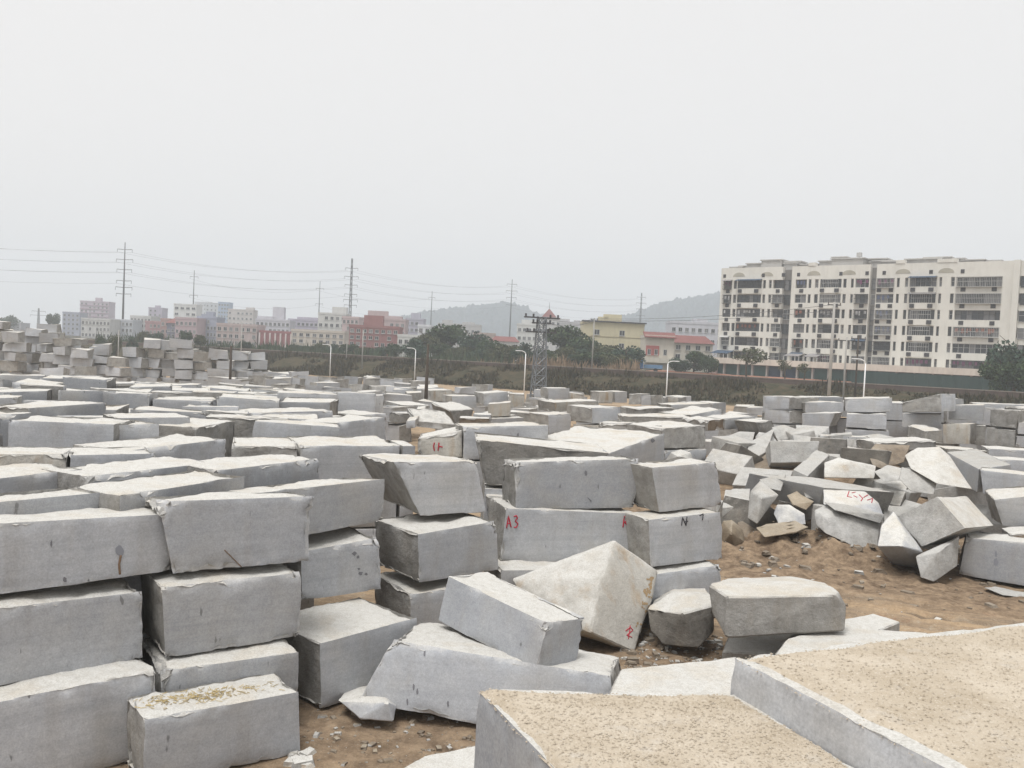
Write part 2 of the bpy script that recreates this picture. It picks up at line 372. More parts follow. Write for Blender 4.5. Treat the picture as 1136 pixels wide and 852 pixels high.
def hull_mesh(pts, res, seed, rough=0.06):
    bm = bmesh.new()
    for p in pts: bm.verts.new(p)
    r = bmesh.ops.convex_hull(bm, input=bm.verts)
    bmesh.ops.delete(bm, geom=[v for v in bm.verts if not v.link_faces], context='VERTS')
    bmesh.ops.dissolve_limit(bm, angle_limit=math.radians(7), verts=bm.verts, edges=bm.edges)
    size = max((Vector(a) - Vector(b)).length for a in pts for b in pts)
    bmesh.ops.bevel(bm, geom=list(bm.edges), offset=size * 0.009, segments=1, affect='EDGES', clamp_overlap=True)
    bmesh.ops.triangulate(bm, faces=bm.faces)
    for _ in range(5):
        lng = [e for e in bm.edges if e.calc_length() > res * 1.5]
        if not lng or len(bm.faces) > 9000: break
        bmesh.ops.subdivide_edges(bm, edges=lng, cuts=1)
        bmesh.ops.triangulate(bm, faces=[f for f in bm.faces if len(f.verts) > 3])
    bm.normal_update()
    P = np.array([v.co[:] for v in bm.verts]); N = np.array([v.normal[:] for v in bm.verts])
    k = rough * min(1.0, size / 1.6)
    P = P + N * (k * ((fbm(P, 1.0 / size * 3, seed, 4) - 0.55) * 2.2 + (fbm(P, 5, seed + 3, 3) - 0.5) * 0.7))[:, None]
    bm.verts.index_update(); F = [[v.index for v in f.verts] for f in bm.faces]; bm.free()
    return P, F

SPECS = []     # every stone of the yard
def add_spec(**k):
    k['seed'] = len(SPECS) * 7 + 3; SPECS.append(k); return k
def res_for(d): return float(np.clip(d * 0.0062, 0.05, 0.9))
def face_block(label, q, z=None, d=None, w=1.6, sides=(0, 1, 1, 1), top=0, bz=0.0, group=None, marks=None, chip=1.0, rough=1.0, skew=0.0):
    """q: outline of the front face (top-left, top-right, bottom-right, bottom-left) as seen; z: height it rests at, or d: its distance"""
    TL, TR, BR, BL = q
    lift = 0.085 if (z or 0) > 1 else 0.0      # rests on uneven chips: a dark joint shows
    if d is None: bl, br = at_z(*BL, z) + Vector((0, 0, lift)), at_z(*BR, z) + Vector((0, 0, lift))
    else:
        dl, dr = d if isinstance(d, tuple) else (d, d)
        bl, br = at_d(*BL, dl), at_d(*BR, dr)
    t = Vector((br.x - bl.x, br.y - bl.y, 0)); t.normalize(); n = Vector((-t.y, t.x, 0))
    if n.dot(Vector((bl.x, bl.y, 0))) < 0: n = -n
    def on_plane(px):
        rr = ray(*px); k = (bl - CAM).dot(n) / rr.dot(n); return CAM + rr * k
    tl, tr = on_plane(TL), on_plane(TR)
    bw = n * w + t * skew
    up_b = Vector((0, 0, bz))
    c8 = [[[bl, tl], [bl + bw, tl + bw + up_b]], [[br, tr], [br + bw, tr + bw + up_b]]]
    return add_spec(kind='block', c8=c8, label=label, sides=sides, top=top, group=group, marks=marks, chip=chip, rough=rough, face=(tl, tr, br, bl))
def para(label, C, A, B, D, sides=(0, 1, 1, 0), top=0, group=None, chip=1.0, rough=1.0):
    C, A, B, D = (at_d(*p) for p in (C, A, B, D))
    a, b, dn = A - C, B - C, D - C
    # length axis = b, depth axis = a, up = -dn ; keep it right handed
    def P(i, j, k): return C + b * i + a * j + (dn if k == 0 else Vector())
    c8 = [[[P(i, j, k) for k in (0, 1)] for j in (0, 1)] for i in (0, 1)]
    return add_spec(kind='block', c8=c8, label=label, sides=sides, top=top, group=group, marks=None, chip=chip, rough=rough)
def chunk(label, pts, th=1.2, m=1, group=None, rough=0.06, name='granite_boulder', shrink=0.82, drop=0.15):
    F = [at_d(*p) for p in pts]; c = sum(F, Vector()) / len(F)
    vd = Vector((c.x, c.y, 0)).normalized()
    Bk = [c + (p - c) * shrink + vd * th - Vector((0, 0, drop)) for p in F]
    return add_spec(kind='hull', pts=F + Bk, label=label, m=m, group=group, rough=rough, name=name)
def box_block(label, cx, cy, z0, L, W, h, yaw, rs, sides=None, group=None, rank=None, jit=0.10):
    c, s = math.cos(yaw), math.sin(yaw); c8 = [[[None, None], [None, None]], [[None, None], [None, None]]]
    for i in (0, 1):
        for j in (0, 1):
            for k in (0, 1):
                u = (i - 0.5) * L + rs.uniform(-jit, jit); v = (j - 0.5) * W + rs.uniform(-jit, jit)
                zz = z0 + (h + rs.uniform(-jit, jit) * 1.1 if k else 0)
                c8[i][j][k] = Vector((cx + u * c - v * s, cy + u * s + v * c, zz))
    if sides is None: sides = tuple(rs.choice((0, 0, 1)) if q == 0 else rs.choice((0, 1, 1)) for q in range(4))
    return add_spec(kind='block', c8=c8, label=label, sides=sides, top=0, group=group, marks=None, chip=1.0, rough=1.0, rank=rank)

def gz0(x, y): return float(ground_z(np.array([x]), np.array([y]))[0])
# ------------------------------------------------------------------ layout: front stack on the left
fb = face_block
G1 = 'blocks of the tall front stack'
fb('long top block of the front stack, black rusty spot on its smooth grey face', ((-90, 584), (203, 568), (192, 640), (-90, 681)), z=2.6, w=1.55, group=G1, marks='rust', bz=-0.12)
fb('middle block of the front stack, between the rust spotted block and the bottom row', ((-90, 684), (160, 655), (160, 737), (-90, 787)), z=1.3, w=1.6, group=G1)
fb('long bottom block of the front stack, mostly behind the low separate block', ((-90, 794), (175, 744), (176, 840), (-90, 910)), z=0, w=1.7, group=G1, bz=0.03)
fb('low ground block under the chipped pale block, dusty ledge on top', ((178, 744), (333, 722), (333, 806), (178, 838)), z=0, w=1.9, group=G1, chip=1.5)
fb('second tier block of the front stack right of the black gap', ((178, 651), (336, 634), (335, 713), (182, 738)), z=1.3, w=1.6, group=G1)
fb('top block of the front stack with chipped lower corner and a brown crack', ((174, 555), (351, 549), (344, 629), (191, 644)), z=2.6, w=1.4, group=G1, chip=2.2, marks='crack', bz=-0.14)
fb('smooth top block just behind the chipped one, with dusty rim', ((284, 546), (428, 530), (427, 582), (282, 612)), z=2.6, w=1.3, bz=-.12, group=G1)
fb('second tier block with a few dark pits beneath the smooth dusty rimmed block', ((333, 611), (423, 596), (424, 659), (334, 673)), z=1.3, w=1.5, group=G1, chip=1.5, marks='pits')
fb('ground level block with broad dusty top beside the bottom of the front stack', ((354, 713), (464, 684), (464, 753), (356, 789)), z=0, w=1.9, chip=0.6)
fb('low front block alone before the stack, straw and grit on its pale top', ((159, 798), (333, 766), (335, 836), (159, 882)), z=0, w=1.05, sides=(0, 1, 1, 1), chip=0.8, marks='straw')
G2 = 'blocks of the pair stack in the middle'
fb('upper block of the middle pair, smooth face beside a rough slanted end', ((436, 512), (530, 511), (540, 572), (466, 577)), z=2.6, bz=-.1, w=2.3, group=G2, marks=None)
fb('lower block of the middle pair with banded grey face', ((463, 592), (552, 577), (554, 637), (465, 652)), z=1.3, w=1.9, group=G2)
fb('bottom block of the middle pair, half hidden by the leaning beam', ((455, 659), (545, 645), (545, 703), (455, 718)), z=0, w=1.9, group=G2)
G3 = 'blocks of the right stack with painted letters'
fb('top block of the lettered stack with half rough, half smooth bluish face', ((572, 512), (712, 508), (705, 568), (571, 570)), z=2.6, w=1.2, bz=-.06, group=G3, marks='facet', chip=1.4)
fb('smooth plain top block at the outer end of the lettered stack', ((723, 518), (796, 512), (802, 565), (731, 573)), z=2.6, w=1.0, group=G3, chip=1.3)
fb('second tier block with a red letter at each end of its face', ((561, 563), (706, 569), (703, 625), (554, 629)), z=1.3, w=1.6, group=G3, marks='redletters')
fb('second tier block with dark letters along its upper edge', ((719, 576), (800, 567), (802, 624), (722, 634)), z=1.3, w=1.0, group=G3, marks='darkletters')
fb('bottom block under the one with dark letters', ((722, 637), (802, 626), (802, 684), (722, 696)), z=0, w=1.1, group=G3)
fb('bottom block of the lettered stack behind the leaning pointed stone', ((555, 632), (705, 630), (705, 692), (555, 700)), z=0, w=1.6, group=G3)
G4 = 'blocks standing behind the lettered stack'
fb('big rough ended block behind the lettered stack', ((527, 487), (676, 502), (676, 548), (537, 543)), z=2.65, w=2.0, sides=(1, 1, 1, 0), group=G4, bz=0.05)
fb('dark block under the big rough ended block', ((538, 549), (676, 560), (676, 603), (545, 598)), z=1.3, w=1.9, sides=(1, 1, 1, 0), group=G4)
fb('smooth ended block with one dark spot, behind the lettered stack', ((674, 503), (738, 480), (738, 513), (674, 531)), z=2.7, w=3.6, group=G4, marks='spot')
fb('pinkish rough block with two small red strokes', ((463, 486), (513, 477), (513, 511), (463, 509)), z=2.75, w=1.8, sides=(3, 1, 1, 1), group=G4, marks='redstrokes', chip=2)
fb('long pale smooth block beside the block with red strokes', ((514, 473), (609, 471), (609, 514), (514, 513)), z=2.7, w=1.5, group=G4)
for (q, zz) in (((463, 509), (513, 512), (513, 560), (463, 556)), 1.4),:
    fb('block hidden under the pinkish rough block', (q[0], q[1], q[2], q[3]), z=zz, w=1.8, group=G4)

# ---- rows right behind the front stack (their top edges show one above the other)
GF = 'blocks of the wide flat field'
def top_edge(label, A, B, zt=3.9, h=1.25, w=1.6, hh=None, **k):
    a, b = at_z(*A, zt), at_z(*B, zt)
    a2, b2 = a - Vector((0, 0, h)), b - Vector((0, 0, h))
    pa, pb = proj(a2), proj(b2)
    return fb(label, (A, B, pb[:2], pa[:2]), d=(pa[2], pb[2]), w=w, group=GF, **k)
top_edge('narrow topped block directly behind the rust spotted block', (-40, 559), (113, 545), w=0.9)
top_edge('long grey block behind the chipped top block, pale sloping rim', (133, 549), (273, 527), w=1.4)
top_edge('plain block second behind the chipped top block', (240, 521), (356, 508), w=1.5, chip=1.3)
top_edge('tan edged block lying second behind the rust spotted block', (97, 528), (237, 512), w=1.5, marks=None, sides=(0, 1, 1, 1), chip=1.6)
top_edge('block at the frame edge second behind the rust spotted block', (-50, 535), (93, 519), w=1.5, chip=1.3)
top_edge('long low block third behind the rust spotted block', (-50, 503), (75, 503), w=1.5, sides=(3, 1, 1, 1))
top_edge('smooth block beside the long low third row block', (77, 504), (174, 502), w=1.5)
top_edge('tall standing broad faced block raised above its neighbours', (8, 465), (127, 470), zt=4.3, w=1.6, chip=0.8)
top_edge('grey block joined to the right end of the broad faced block', (129, 471), (178, 469), zt=4.25, w=1.6)
top_edge('block with broken black corner and pale sloping top', (142, 499), (253, 486), w=1.8, chip=1.6)
top_edge('half rough block beside the broken black corner', (256, 494), (331, 495), zt=3.6, w=2.6, sides=(1, 1, 1, 1))
top_edge('wide smooth block with very broad tan dusty top', (333, 494), (444, 494), zt=3.6, w=2.8)
top_edge('small dark faced block wedged beside the broad tan top', (446, 494), (462, 494), zt=3.6, w=1.8)
top_edge('low pale block at the frame edge below the broad faced block', (-45, 486), (5, 480), zt=3.9, w=1.4)
top_edge('dark grey low block behind the broken black corner', (180, 470), (216, 468), zt=3.85, w=1.4, sides=(1, 1, 1, 1))
top_edge('pale block with rough end behind the black corner', (218, 474), (262, 466), zt=3.9, w=1.6, sides=(1, 1, 1, 1))
top_edge('long block with broken black tip left of the pale slab', (130, 463), (212, 462), zt=4.1, w=1.7)
top_edge('grey topped block in the row behind the broad faced block', (32, 452), (120, 446), zt=4.2, w=1.7)
top_edge('block with pale rounded corner behind the broad faced block', (-30, 462), (40, 457), zt=4.1, w=1.4, chip=1.8)
top_edge('long thin looking pale block near the broad tan top', (262, 458), (370, 455), zt=3.8, w=2.0)
top_edge('mottled block with dark notch behind the broad tan top', (362, 470), (430, 462), zt=3.75, w=1.6, chip=1.8)

# ---- the jumbled blocks in the centre
GC = 'loose blocks across the middle of the yard'
def C(label, q, d, w=1.6, **k): fb(label, q, d=d, w=w, group=GC, **k)
C('large squared block with dark grey face beyond the dark spotted block', ((735, 475), (784, 471), (783, 497), (737, 498)), (40, 42), 2.6, sides=(1, 1, 1, 1))
C('block below the large squared dark faced one', ((738, 499), (784, 498), (784, 512), (738, 514)), (40, 42), 2.2)
C('rough fronted long low block left of the large squared block', ((664, 468), (734, 472), (734, 492), (664, 486)), (42, 41), 2.0, sides=(1, 1, 1, 1), chip=2)
C('tan ended block of a two high pile', ((637, 449), (657, 452), (657, 470), (638, 469)), (53, 51), 1.8, sides=(3, 1, 1, 0), chip=0.8)
C('smooth grey block next to the tan ended block', ((657, 452), (689, 451), (689, 468), (657, 470)), (51, 53), 2.0)
C('tan lower block of the two high pile', ((635, 470), (664, 471), (664, 488), (636, 486)), (52, 50), 1.8, sides=(3, 1, 1, 1))
C('bluish upright block left of the tan pile', ((608, 460), (634, 458), (634, 482), (609, 482)), (47, 48), 1.7)
C('pale flat topped block behind the tan pile', ((615, 446), (665, 444), (665, 455), (616, 458)), (60, 62), 2.2, sides=(3, 1, 1, 1))
C('flat pale slab right of the tan pile, lower of two', ((690, 461), (767, 462), (767, 471), (690, 470)), (48, 48), 2.2, sides=(1, 1, 1, 1))
C('flat pale slab right of the tan pile, upper of two', ((704, 453), (750, 452), (750, 460), (704, 462)), (53, 54), 2.0, sides=(1, 1, 1, 1))
C('bright topped slab in front of the two high wall of blocks', ((766, 460), (803, 453), (803, 466), (767, 470)), (50, 53), 2.2)
C('long pale slab behind the bright topped slab', ((744, 449), (792, 447), (792, 455), (744, 457)), (60, 61), 2.2)
C('upright block under the street lamp, mid yard', ((775, 448), (806, 446), (806, 459), (776, 460)), (62, 64), 2.0)
C('block with hollow rusty underside near the flat slabs', ((784, 466), (804, 464), (804, 477), (785, 479)), (46, 47), 1.7, sides=(2, 1, 1, 1), chip=2)
C('squared block with pale lid beside the hollow block', ((803, 464), (839, 461), (838, 475), (804, 477)), (50, 52), 1.8)
C('pinkish squared block on top of a low one, centre', ((541, 448), (567, 446), (567, 462), (541, 463)), (62, 62), 2.0, sides=(3, 1, 1, 1))
C('low grey block beneath the pinkish squared block', ((544, 464), (581, 463), (581, 474), (545, 475)), (61, 62), 2.0)
C('grey block standing behind the pinkish squared block', ((537, 436), (564, 434), (564, 448), (537, 449)), (70, 71), 2.0, sides=(0, 1, 1, 0))
C('tan ended block in the back, left of the steel pylon', ((564, 436), (582, 437), (582, 452), (565, 453)), (70, 70), 2.0, sides=(3, 1, 1, 1))
C('smooth lilac grey block above the dark hollow', ((501, 439), (529, 439), (529, 453), (502, 453)), (70, 71), 2.1)
C('pale block by the foot of the dark timber post', ((477, 433), (502, 432), (502, 446), (477, 445)), (75, 76), 2.1, sides=(3, 1, 1, 1))
C('low brownish block in front of the dark hollow', ((509, 463), (543, 464), (543, 473), (509, 473)), (56, 56), 1.8, sides=(2, 1, 1, 1))
C('block with white lid on the brownish low block', ((524, 459), (545, 460), (545, 466), (525, 466)), (58, 58), 1.8)
C('tumbled slab with pale slope left of the timber post', ((426, 444), (446, 449), (446, 459), (427, 453)), (65, 62), 2.2, sides=(1, 1, 1, 1))
C('dark ended block below the tumbled slab', ((431, 456), (443, 458), (443, 470), (431, 468)), (54, 53), 2.4, sides=(1, 1, 0, 1))
C('broad block with rounded pale lid, left of the leaning beam', ((400, 460), (431, 458), (431, 479), (400, 480)), (44, 46), 2.4, chip=1.8)
C('squared block with dark gap beside it, behind the rounded lid', ((403, 435), (425, 433), (425, 448), (404, 448)), (72, 73), 2.0)
C('grey slanted block over the dark hollow', ((499, 455), (526, 454), (522, 468), (505, 470)), (60, 62), 1.6, sides=(1, 1, 1, 1), bz=0.5)
para('leaning stone beam with bright long face, mid yard', (461, 466, 50), (474, 449, 56), (450, 467, 50.5), (461, 475, 50), group=GC)
para('pale wedge propped beside the leaning beam, mid yard', (507, 471, 52), (494, 455, 53), (463, 467, 51.5), (507, 478, 52), group=GC, sides=(1, 1, 1, 1))
chunk('pale domed boulder under the large squared block', [(738, 511, 40), (744, 502, 40), (755, 498, 40.4), (766, 502, 40.4), (770, 511, 40), (752, 506, 39.4), (752, 514, 39.5)], 1.2, 1, GC)
rs = random.Random(5)
for (x0, x1, y0, y1, dd, lab) in ((665, 680, 434, 448, 84, 'first block of the far edge row near the grass bank'), (682, 696, 434, 447, 85, 'second block of the far edge row near the grass bank'), (697, 711, 436, 449, 83, 'third block of the far edge row near the grass bank'), (711, 722, 438, 450, 80, 'fourth block of the far edge row, dark ended'), (723, 737, 441, 450, 82, 'fifth block of the far edge row, left of the lamp pole'), (739, 752, 440, 450, 84, 'sixth block of the far edge row, just past the lamp pole'), (753, 767, 440, 448, 86, 'last block of the far edge row near the grass bank'), (608, 632, 431, 443, 90, 'tan based block on soil right of the steel pylon'), (633, 648, 436, 443, 88, 'small pale block beside the tan soil heap')):
    C(lab, ((x0, y0 + rs.uniform(-1, 1)), (x1, y0 + rs.uniform(-1, 1)), (x1, y1), (x0, y1)), (dd, dd + rs.uniform(-1, 1)), 2.0, sides=(rs.choice((0, 1, 3)), 1, 1, 1))

# ---- tumbled pile on the right
GR = 'tumbled blocks of the pile by the haul road'
def K(label, pts, th=1.2, m=6, **k):
    if m == 1: m = 6
    k.setdefault('rough', 0.042); chunk(label, pts, th, m, GR, **k)
def Q(label, *a, **k):
    k.setdefault('chip', 0.45); k.setdefault('rough', 0.6); k.setdefault('top', 6); k['sides'] = tuple(6 if q == 1 else q for q in k.get('sides', (0, 1, 1, 0))); para(label, *a, group=GR, **k)
Q('tilted white faced slab over a dark hollow at the pile end', (821, 518, 41), (833, 489, 43.5), (850, 501, 42.5), (815, 531, 41), sides=(1, 1, 0, 1))
K('grey block end below the tilted white slab', [(799, 512, 41), (807, 505, 42), (821, 519, 40.6), (816, 531, 40.5), (800, 530, 40.8), (804, 507, 42)], 1.4)
K('dark brown mass filling in for soil and shade under the tilted white slab', [(817, 527, 41.5), (850, 503, 42.5), (862, 510, 42), (880, 527, 40.5), (862, 534, 40), (838, 533, 40)], 2.0, 2)  # dark hull stands in for a shadowed soil hollow
K('jagged white stone sticking up behind the tilted slab', [(838, 485, 45), (842, 479, 45), (856, 481, 45), (863, 491, 44.6), (855, 499, 44), (840, 493, 44.4)], 1.2, 1)
Q('steep white slab sloping down to the soil hollow', (896, 528, 36), (921, 504, 39), (880, 521, 36.6), (891, 556, 36), sides=(1, 1, 1, 1))
Q('broad white topped slab near the middle of the pile', (932, 508, 40), (907, 502, 41.5), (962, 499, 42), (930, 525, 40), sides=(2, 1, 1, 1))
K('wide dull grey face under the broad white slab', [(914, 513, 37.4), (930, 507, 37.8), (972, 517, 37.4), (970, 531, 36.6), (914, 530, 36.6), (945, 511, 37.3)], 1.4, 3)
Q('long smooth pale slab above the red scrawl', (994, 546, 33), (903, 529, 35.5), (915, 541, 33.4), (984, 570, 33.7), sides=(1, 1, 1, 0))
K('pale stone with red scrawl on its face', [(913, 543, 32.4), (960, 545, 32.4), (975, 558, 31.8), (981, 573, 31.4), (935, 561, 31.2), (914, 560, 31.6)], 1.2, 0)
add_spec  # marks for the scrawl are set below
SPECS[-1]['marks'] = 'scrawl'
K('low pale slab lying under the red scrawl', [(914, 557, 31.4), (940, 560, 31), (982, 571, 30.9), (977, 581, 30.6), (926, 566, 30.4)], 1.0, 1)
K('blocky boulder at the pile foot with white upper corner', [(903, 566, 31.2), (918, 559, 31.8), (928, 564, 31), (978, 577, 31), (973, 610, 30.3), (948, 607, 30), (915, 592, 30), (905, 583, 30.4), (913, 573, 30.3)], 1.8, 1)
K('upright block with lit side and dark lower face at the pile foot', [(973, 606, 28.3), (977, 583, 29.2), (991, 567, 29.8), (1004, 590, 28.6), (1024, 612, 28.2), (1019, 630, 29.0), (990, 626, 29.2), (1000, 606, 27.8)], 1.3, 0)
Q('great leaning block with dark grey front in the pile', (1071, 586, 27.4), (1103, 583, 29.2), (1022, 607, 28.5), (1040, 551, 28.6), sides=(1, 1, 3, 1))
K('long leaning slab rising behind the great dark block', [(1003, 505, 31.5), (1017, 496, 32), (1042, 496, 32), (1054, 506, 31.6), (1079, 543, 30.2), (1040, 537, 30), (1010, 520, 30.8)], 1.2, 3, rough=0.03)
K('rough block below the long leaning slab', [(1000, 518, 31.2), (1012, 521, 30.9), (1040, 536, 30.4), (1036, 549, 30), (1010, 545, 30), (997, 531, 30.6)], 1.4, 1)
K('angular stone with bright rim standing in front of the leaning block', [(1015, 617, 27.7), (1034, 607, 28), (1065, 594, 28.2), (1063, 628, 27.8), (1036, 646, 27.3), (1021, 641, 27.3), (1040, 613, 27.4)], 1.2, 1)
fb('smooth block with one dark smudge at the pile end, on the ground', ((1071, 596), (1215, 608), (1212, 664), (1063, 638)), d=(28.3, 26.6), w=1.6, group=GR, marks='smudge')
fb('pale block tipped on top of the smudged block', ((1102, 554), (1180, 546), (1190, 596), (1112, 584)), d=(30.2, 29.6), w=1.6, group=GR, bz=0.15)
fb('small dark based block between the pale tipped and the smudged block', ((1120, 592), (1175, 590), (1175, 604), (1121, 602)), d=(28.6, 28.2), w=1.2, group=GR, sides=(2, 1, 1, 1))
fb('bluish block behind the leaning slab, dusty rim', ((1087, 521), (1190, 532), (1190, 566), (1090, 548)), d=(33.4, 32), w=1.5, group=GR)
Q('flat topped block with long bluish side behind the leaning slab', (1086, 520, 34.5), (1050, 501, 38.5), (1122, 515, 35.5), (1084, 547, 34.5), sides=(0, 1, 0, 0))
fb('long level block high in the pile near the frame edge', ((1092, 508), (1190, 513), (1190, 530), (1094, 526)), d=(38, 37.4), w=1.5, group=GR)
fb('rough lipped block behind the long level block', ((1050, 497), (1096, 500), (1096, 514), (1052, 512)), d=(42, 42), w=1.6, group=GR, sides=(1, 1, 1, 1))
fb('grey block at the frame edge behind the long level block', ((1096, 497), (1190, 502), (1190, 516), (1097, 512)), d=(43, 42), w=1.6, group=GR)
K('brown rock left of the long leaning slab', [(962, 503, 39.8), (971, 492, 40.6), (985, 497, 40), (1010, 494, 40.4), (1003, 513, 39.4), (980, 521, 39), (968, 517, 39)], 1.6, 2)
fb('pale lidded block behind the brown rock', ((970, 490), (1040, 488), (1040, 500), (971, 501)), d=(42.5, 43), w=1.8, group=GR, sides=(1, 1, 1, 1))
K('small dark block wedged left of the leaning slab', [(969, 523, 35.2), (985, 516, 36), (1002, 520, 35.6), (997, 533, 34.8), (980, 535, 34.8)], 1.2, 1)
K('grey pointed block at the soil edge of the pile', [(832, 545, 32.6), (843, 533, 33), (864, 549, 32.2), (840, 582, 31.4), (829, 575, 31.6), (845, 553, 31.6)], 1.3, 1, rough=0.03)
Q('bright white block beside the smooth stack end', (831, 562, 33), (833, 541, 34.6), (801, 563, 33.2), (830, 579, 33), sides=(1, 1, 1, 1))
K('pale faced stone between the pointed block and the boulder', [(862, 560, 31.6), (876, 560, 31.6), (893, 570, 31.2), (895, 582, 30.9), (864, 583, 30.9), (858, 570, 31.4)], 1.2, 0)
K('long brown stone lying at the soil edge', [(839, 586, 30.6), (848, 582, 31), (882, 577, 31), (897, 585, 30.6), (884, 591, 30.2), (848, 596, 30.1)], 0.9, 7, rough=0.08)
K('rounded tan boulder beside the lettered stack', [(797, 590, 31.2), (802, 578, 31.4), (812, 576, 31.2), (823, 587, 31), (827, 601, 30.8), (815, 607, 30.6), (799, 605, 30.8), (811, 592, 30.4)], 1.2, 7, rough=0.09)
K('dark brown rock behind the rounded tan boulder', [(818, 580, 32.4), (830, 577, 32.6), (841, 590, 31.8), (838, 599, 31.4), (822, 598, 31.6)], 1.1, 2)
K('yellowish rock tucked under the pile', [(872, 549, 33.6), (884, 545, 34), (904, 556, 33.2), (894, 566, 32.8), (880, 560, 32.8)], 1.1, 7, rough=0.07)
K('grey rock below the steep white slab', [(888, 537, 34.6), (905, 531, 35), (914, 545, 34.4), (908, 555, 34), (894, 552, 34)], 1.2, 1)
K('white broken stone above the yellowish rock', [(842, 532, 34.8), (872, 526, 35.4), (866, 545, 34.2), (850, 541, 34.2)], 1.2, 1)
fb('grey squared block half way up the pile', ((838, 468), (857, 466), (866, 490), (846, 491)), d=(49, 50), w=1.6, group=GR, sides=(1, 1, 1, 1))
K('white tilted block in front of the two high wall', [(882, 471, 49), (920, 473, 48.6), (921, 490, 47.6), (897, 497, 46.8), (885, 484, 47.6), (912, 480, 47.6)], 1.6, 1)
K('dark lidded block left of the white tilted block', [(807, 484, 48), (820, 478, 48.6), (838, 479, 48.4), (835, 491, 47.6), (812, 497, 47.4)], 1.4, 1)
K('blue grey stone under the white tilted block', [(880, 492, 42.6), (890, 492, 43), (901, 499, 42.4), (884, 515, 41.6), (879, 510, 41.8)], 1.4, 0)
K('white chipped stone near the top of the pile', [(856, 474, 47), (870, 471, 47.4), (884, 476, 47), (880, 487, 46.2), (862, 488, 46.2)], 1.3, 1)
K('dull stone between the white chipped and tilted blocks', [(862, 487, 45), (880, 489, 45), (884, 499, 44.2), (866, 501, 44.2)], 1.4, 1)
K('flat white stone in front of the wall of blocks', [(921, 481, 47), (945, 479, 47.6), (946, 487, 47), (923, 492, 46.4)], 1.5, 1)
K('flat pale stone right of the flat white one', [(944, 484, 47), (975, 481, 47.6), (993, 485, 47.2), (982, 490, 46.4), (948, 491, 46.4)], 1.5, 1)
K('thin pale offcut at the foot of the smudged block', [(1092, 652, 27), (1104, 650, 27.2), (1150, 660, 26.6), (1150, 666, 26.4), (1112, 660, 26.4)], 0.6, 1)
rs = random.Random(11)
fillers = []
for t in range(34):                              # stones deeper in the pile, seen in the gaps
    px = rs.uniform(805, 1150); f = rs.random(); d = 32 + 15 * f; y = proj((0, d, 0))[1] + (px - 568) * 0.0475
    g = at_d(px, 500, d); gz = float(ground_z(np.array([g.x]), np.array([g.y]))[0])
    s = rs.uniform(0.75, 1.3); r3 = Matrix.Rotation(rs.uniform(0, 6), 3, 'Z') @ Matrix.Rotation(rs.uniform(-.6, .6), 3, 'X')
    zc = max(gz, 0) + rs.uniform(0.1, 0.55)
    pts = [Vector((g.x, g.y, zc)) + r3 @ Vector((sx * s * rs.uniform(.7, 1.1), sy * s * .75 * rs.uniform(.7, 1.1), sz * s * .62 * rs.uniform(.7, 1.1))) for sx in (-1, 1) for sy in (-1, 1) for sz in (-1, 1)]
    fillers.append(add_spec(kind='hull', pts=pts, label=None, m=rs.choice((6, 6, 6, 6, 5)), group=GR, rough=0.03, name='granite_boulder', auto='pile'))

# ---- the centre foreground
beam = para('sawn stone beam lying tilted across the trapezoid block', (607, 691, 15.4), (497, 638, 17.4), (651, 684, 16.2), (594, 749, 15.3), sides=(0, 0, 0, 0), chip=0.7)
trap = add_spec(kind='block', c8=[[[at_d(395, 779, 15.5), at_d(434, 709, 15.7)], [at_d(440, 752, 17.6), at_d(468, 687, 17.7)]], [[at_d(690, 838, 14.9), at_d(678, 749, 15.2)], [at_d(700, 790, 17.0), at_d(688, 727, 17.0)]]], label='big trapezoid block propped off the ground under the tilted beam', sides=(0, 1, 1, 1), top=0, group=None, marks='drill', chip=1.2, rough=1.0)
chunk('pointed granite boulder with rusty edge leaning on the lettered stack', [(567, 642, 20.6), (682, 599, 21.1), (700, 612, 21.3), (730, 634, 21.4), (724, 662, 21), (704, 724, 19.8), (655, 702, 19.2), (590, 690, 20), (668, 640, 20.2)], 1.6, 3, None, rough=0.05)
SPECS[-1]['marks'] = 'redsign'
chunk('dark split boulder under the end of the lettered stack', [(717, 674, 20.2), (745, 657, 21), (789, 659, 20.6), (791, 672, 19.9), (757, 681, 19.5), (735, 716, 19.7), (776, 719, 19.4), (720, 700, 20), (792, 700, 19.8)], 1.4, 5, None, rough=0.07)
chunk('rounded rough block with white lid beside the haul road', [(787, 649, 19.3), (880, 645, 19.9), (930, 655, 19.2), (939, 672, 18.9), (937, 700, 18.6), (806, 708, 18.2), (807, 662, 18.4), (925, 660, 18.6), (790, 680, 18.8)], 1.5, 1, None, rough=0.045)
chunk('small stone slab caught under the trapezoid block', [(374, 777, 15.6), (398, 766, 16), (440, 783, 15.4), (436, 800, 15), (400, 797, 15.1), (430, 780, 15)], 0.9, 0, None, rough=0.04)
def flat(label, poly, zt, h, name='granite_slab', m=1, rough=0.04):
    P = [at_z(x, y, zt) for x, y in poly]
    return add_spec(kind='hull', pts=P + [p - Vector((0, 0, h)) for p in P], label=label, m=m, group=None, rough=rough, name=name)
flat('pale flat topped block lying behind the sandy slab', [(672, 775), (688, 741), (740, 734), (818, 728), (822, 772)], 1.15, 1.1, 'granite_block')
flat('thin white offcut slab by the haul road', [(868, 712), (880, 700), (968, 679), (1000, 689), (960, 705)], 0.75, 0.35)
flat('broad pale rubble slab between the rough block and the sandy slab', [(850, 735), (872, 708), (930, 694), (1032, 701), (1010, 730), (960, 760), (900, 765)], 0.95, 0.6)
flat('low pale slab under the rounded rough block', [(800, 722), (808, 706), (935, 699), (950, 712), (880, 728)], 0.45, 0.45)
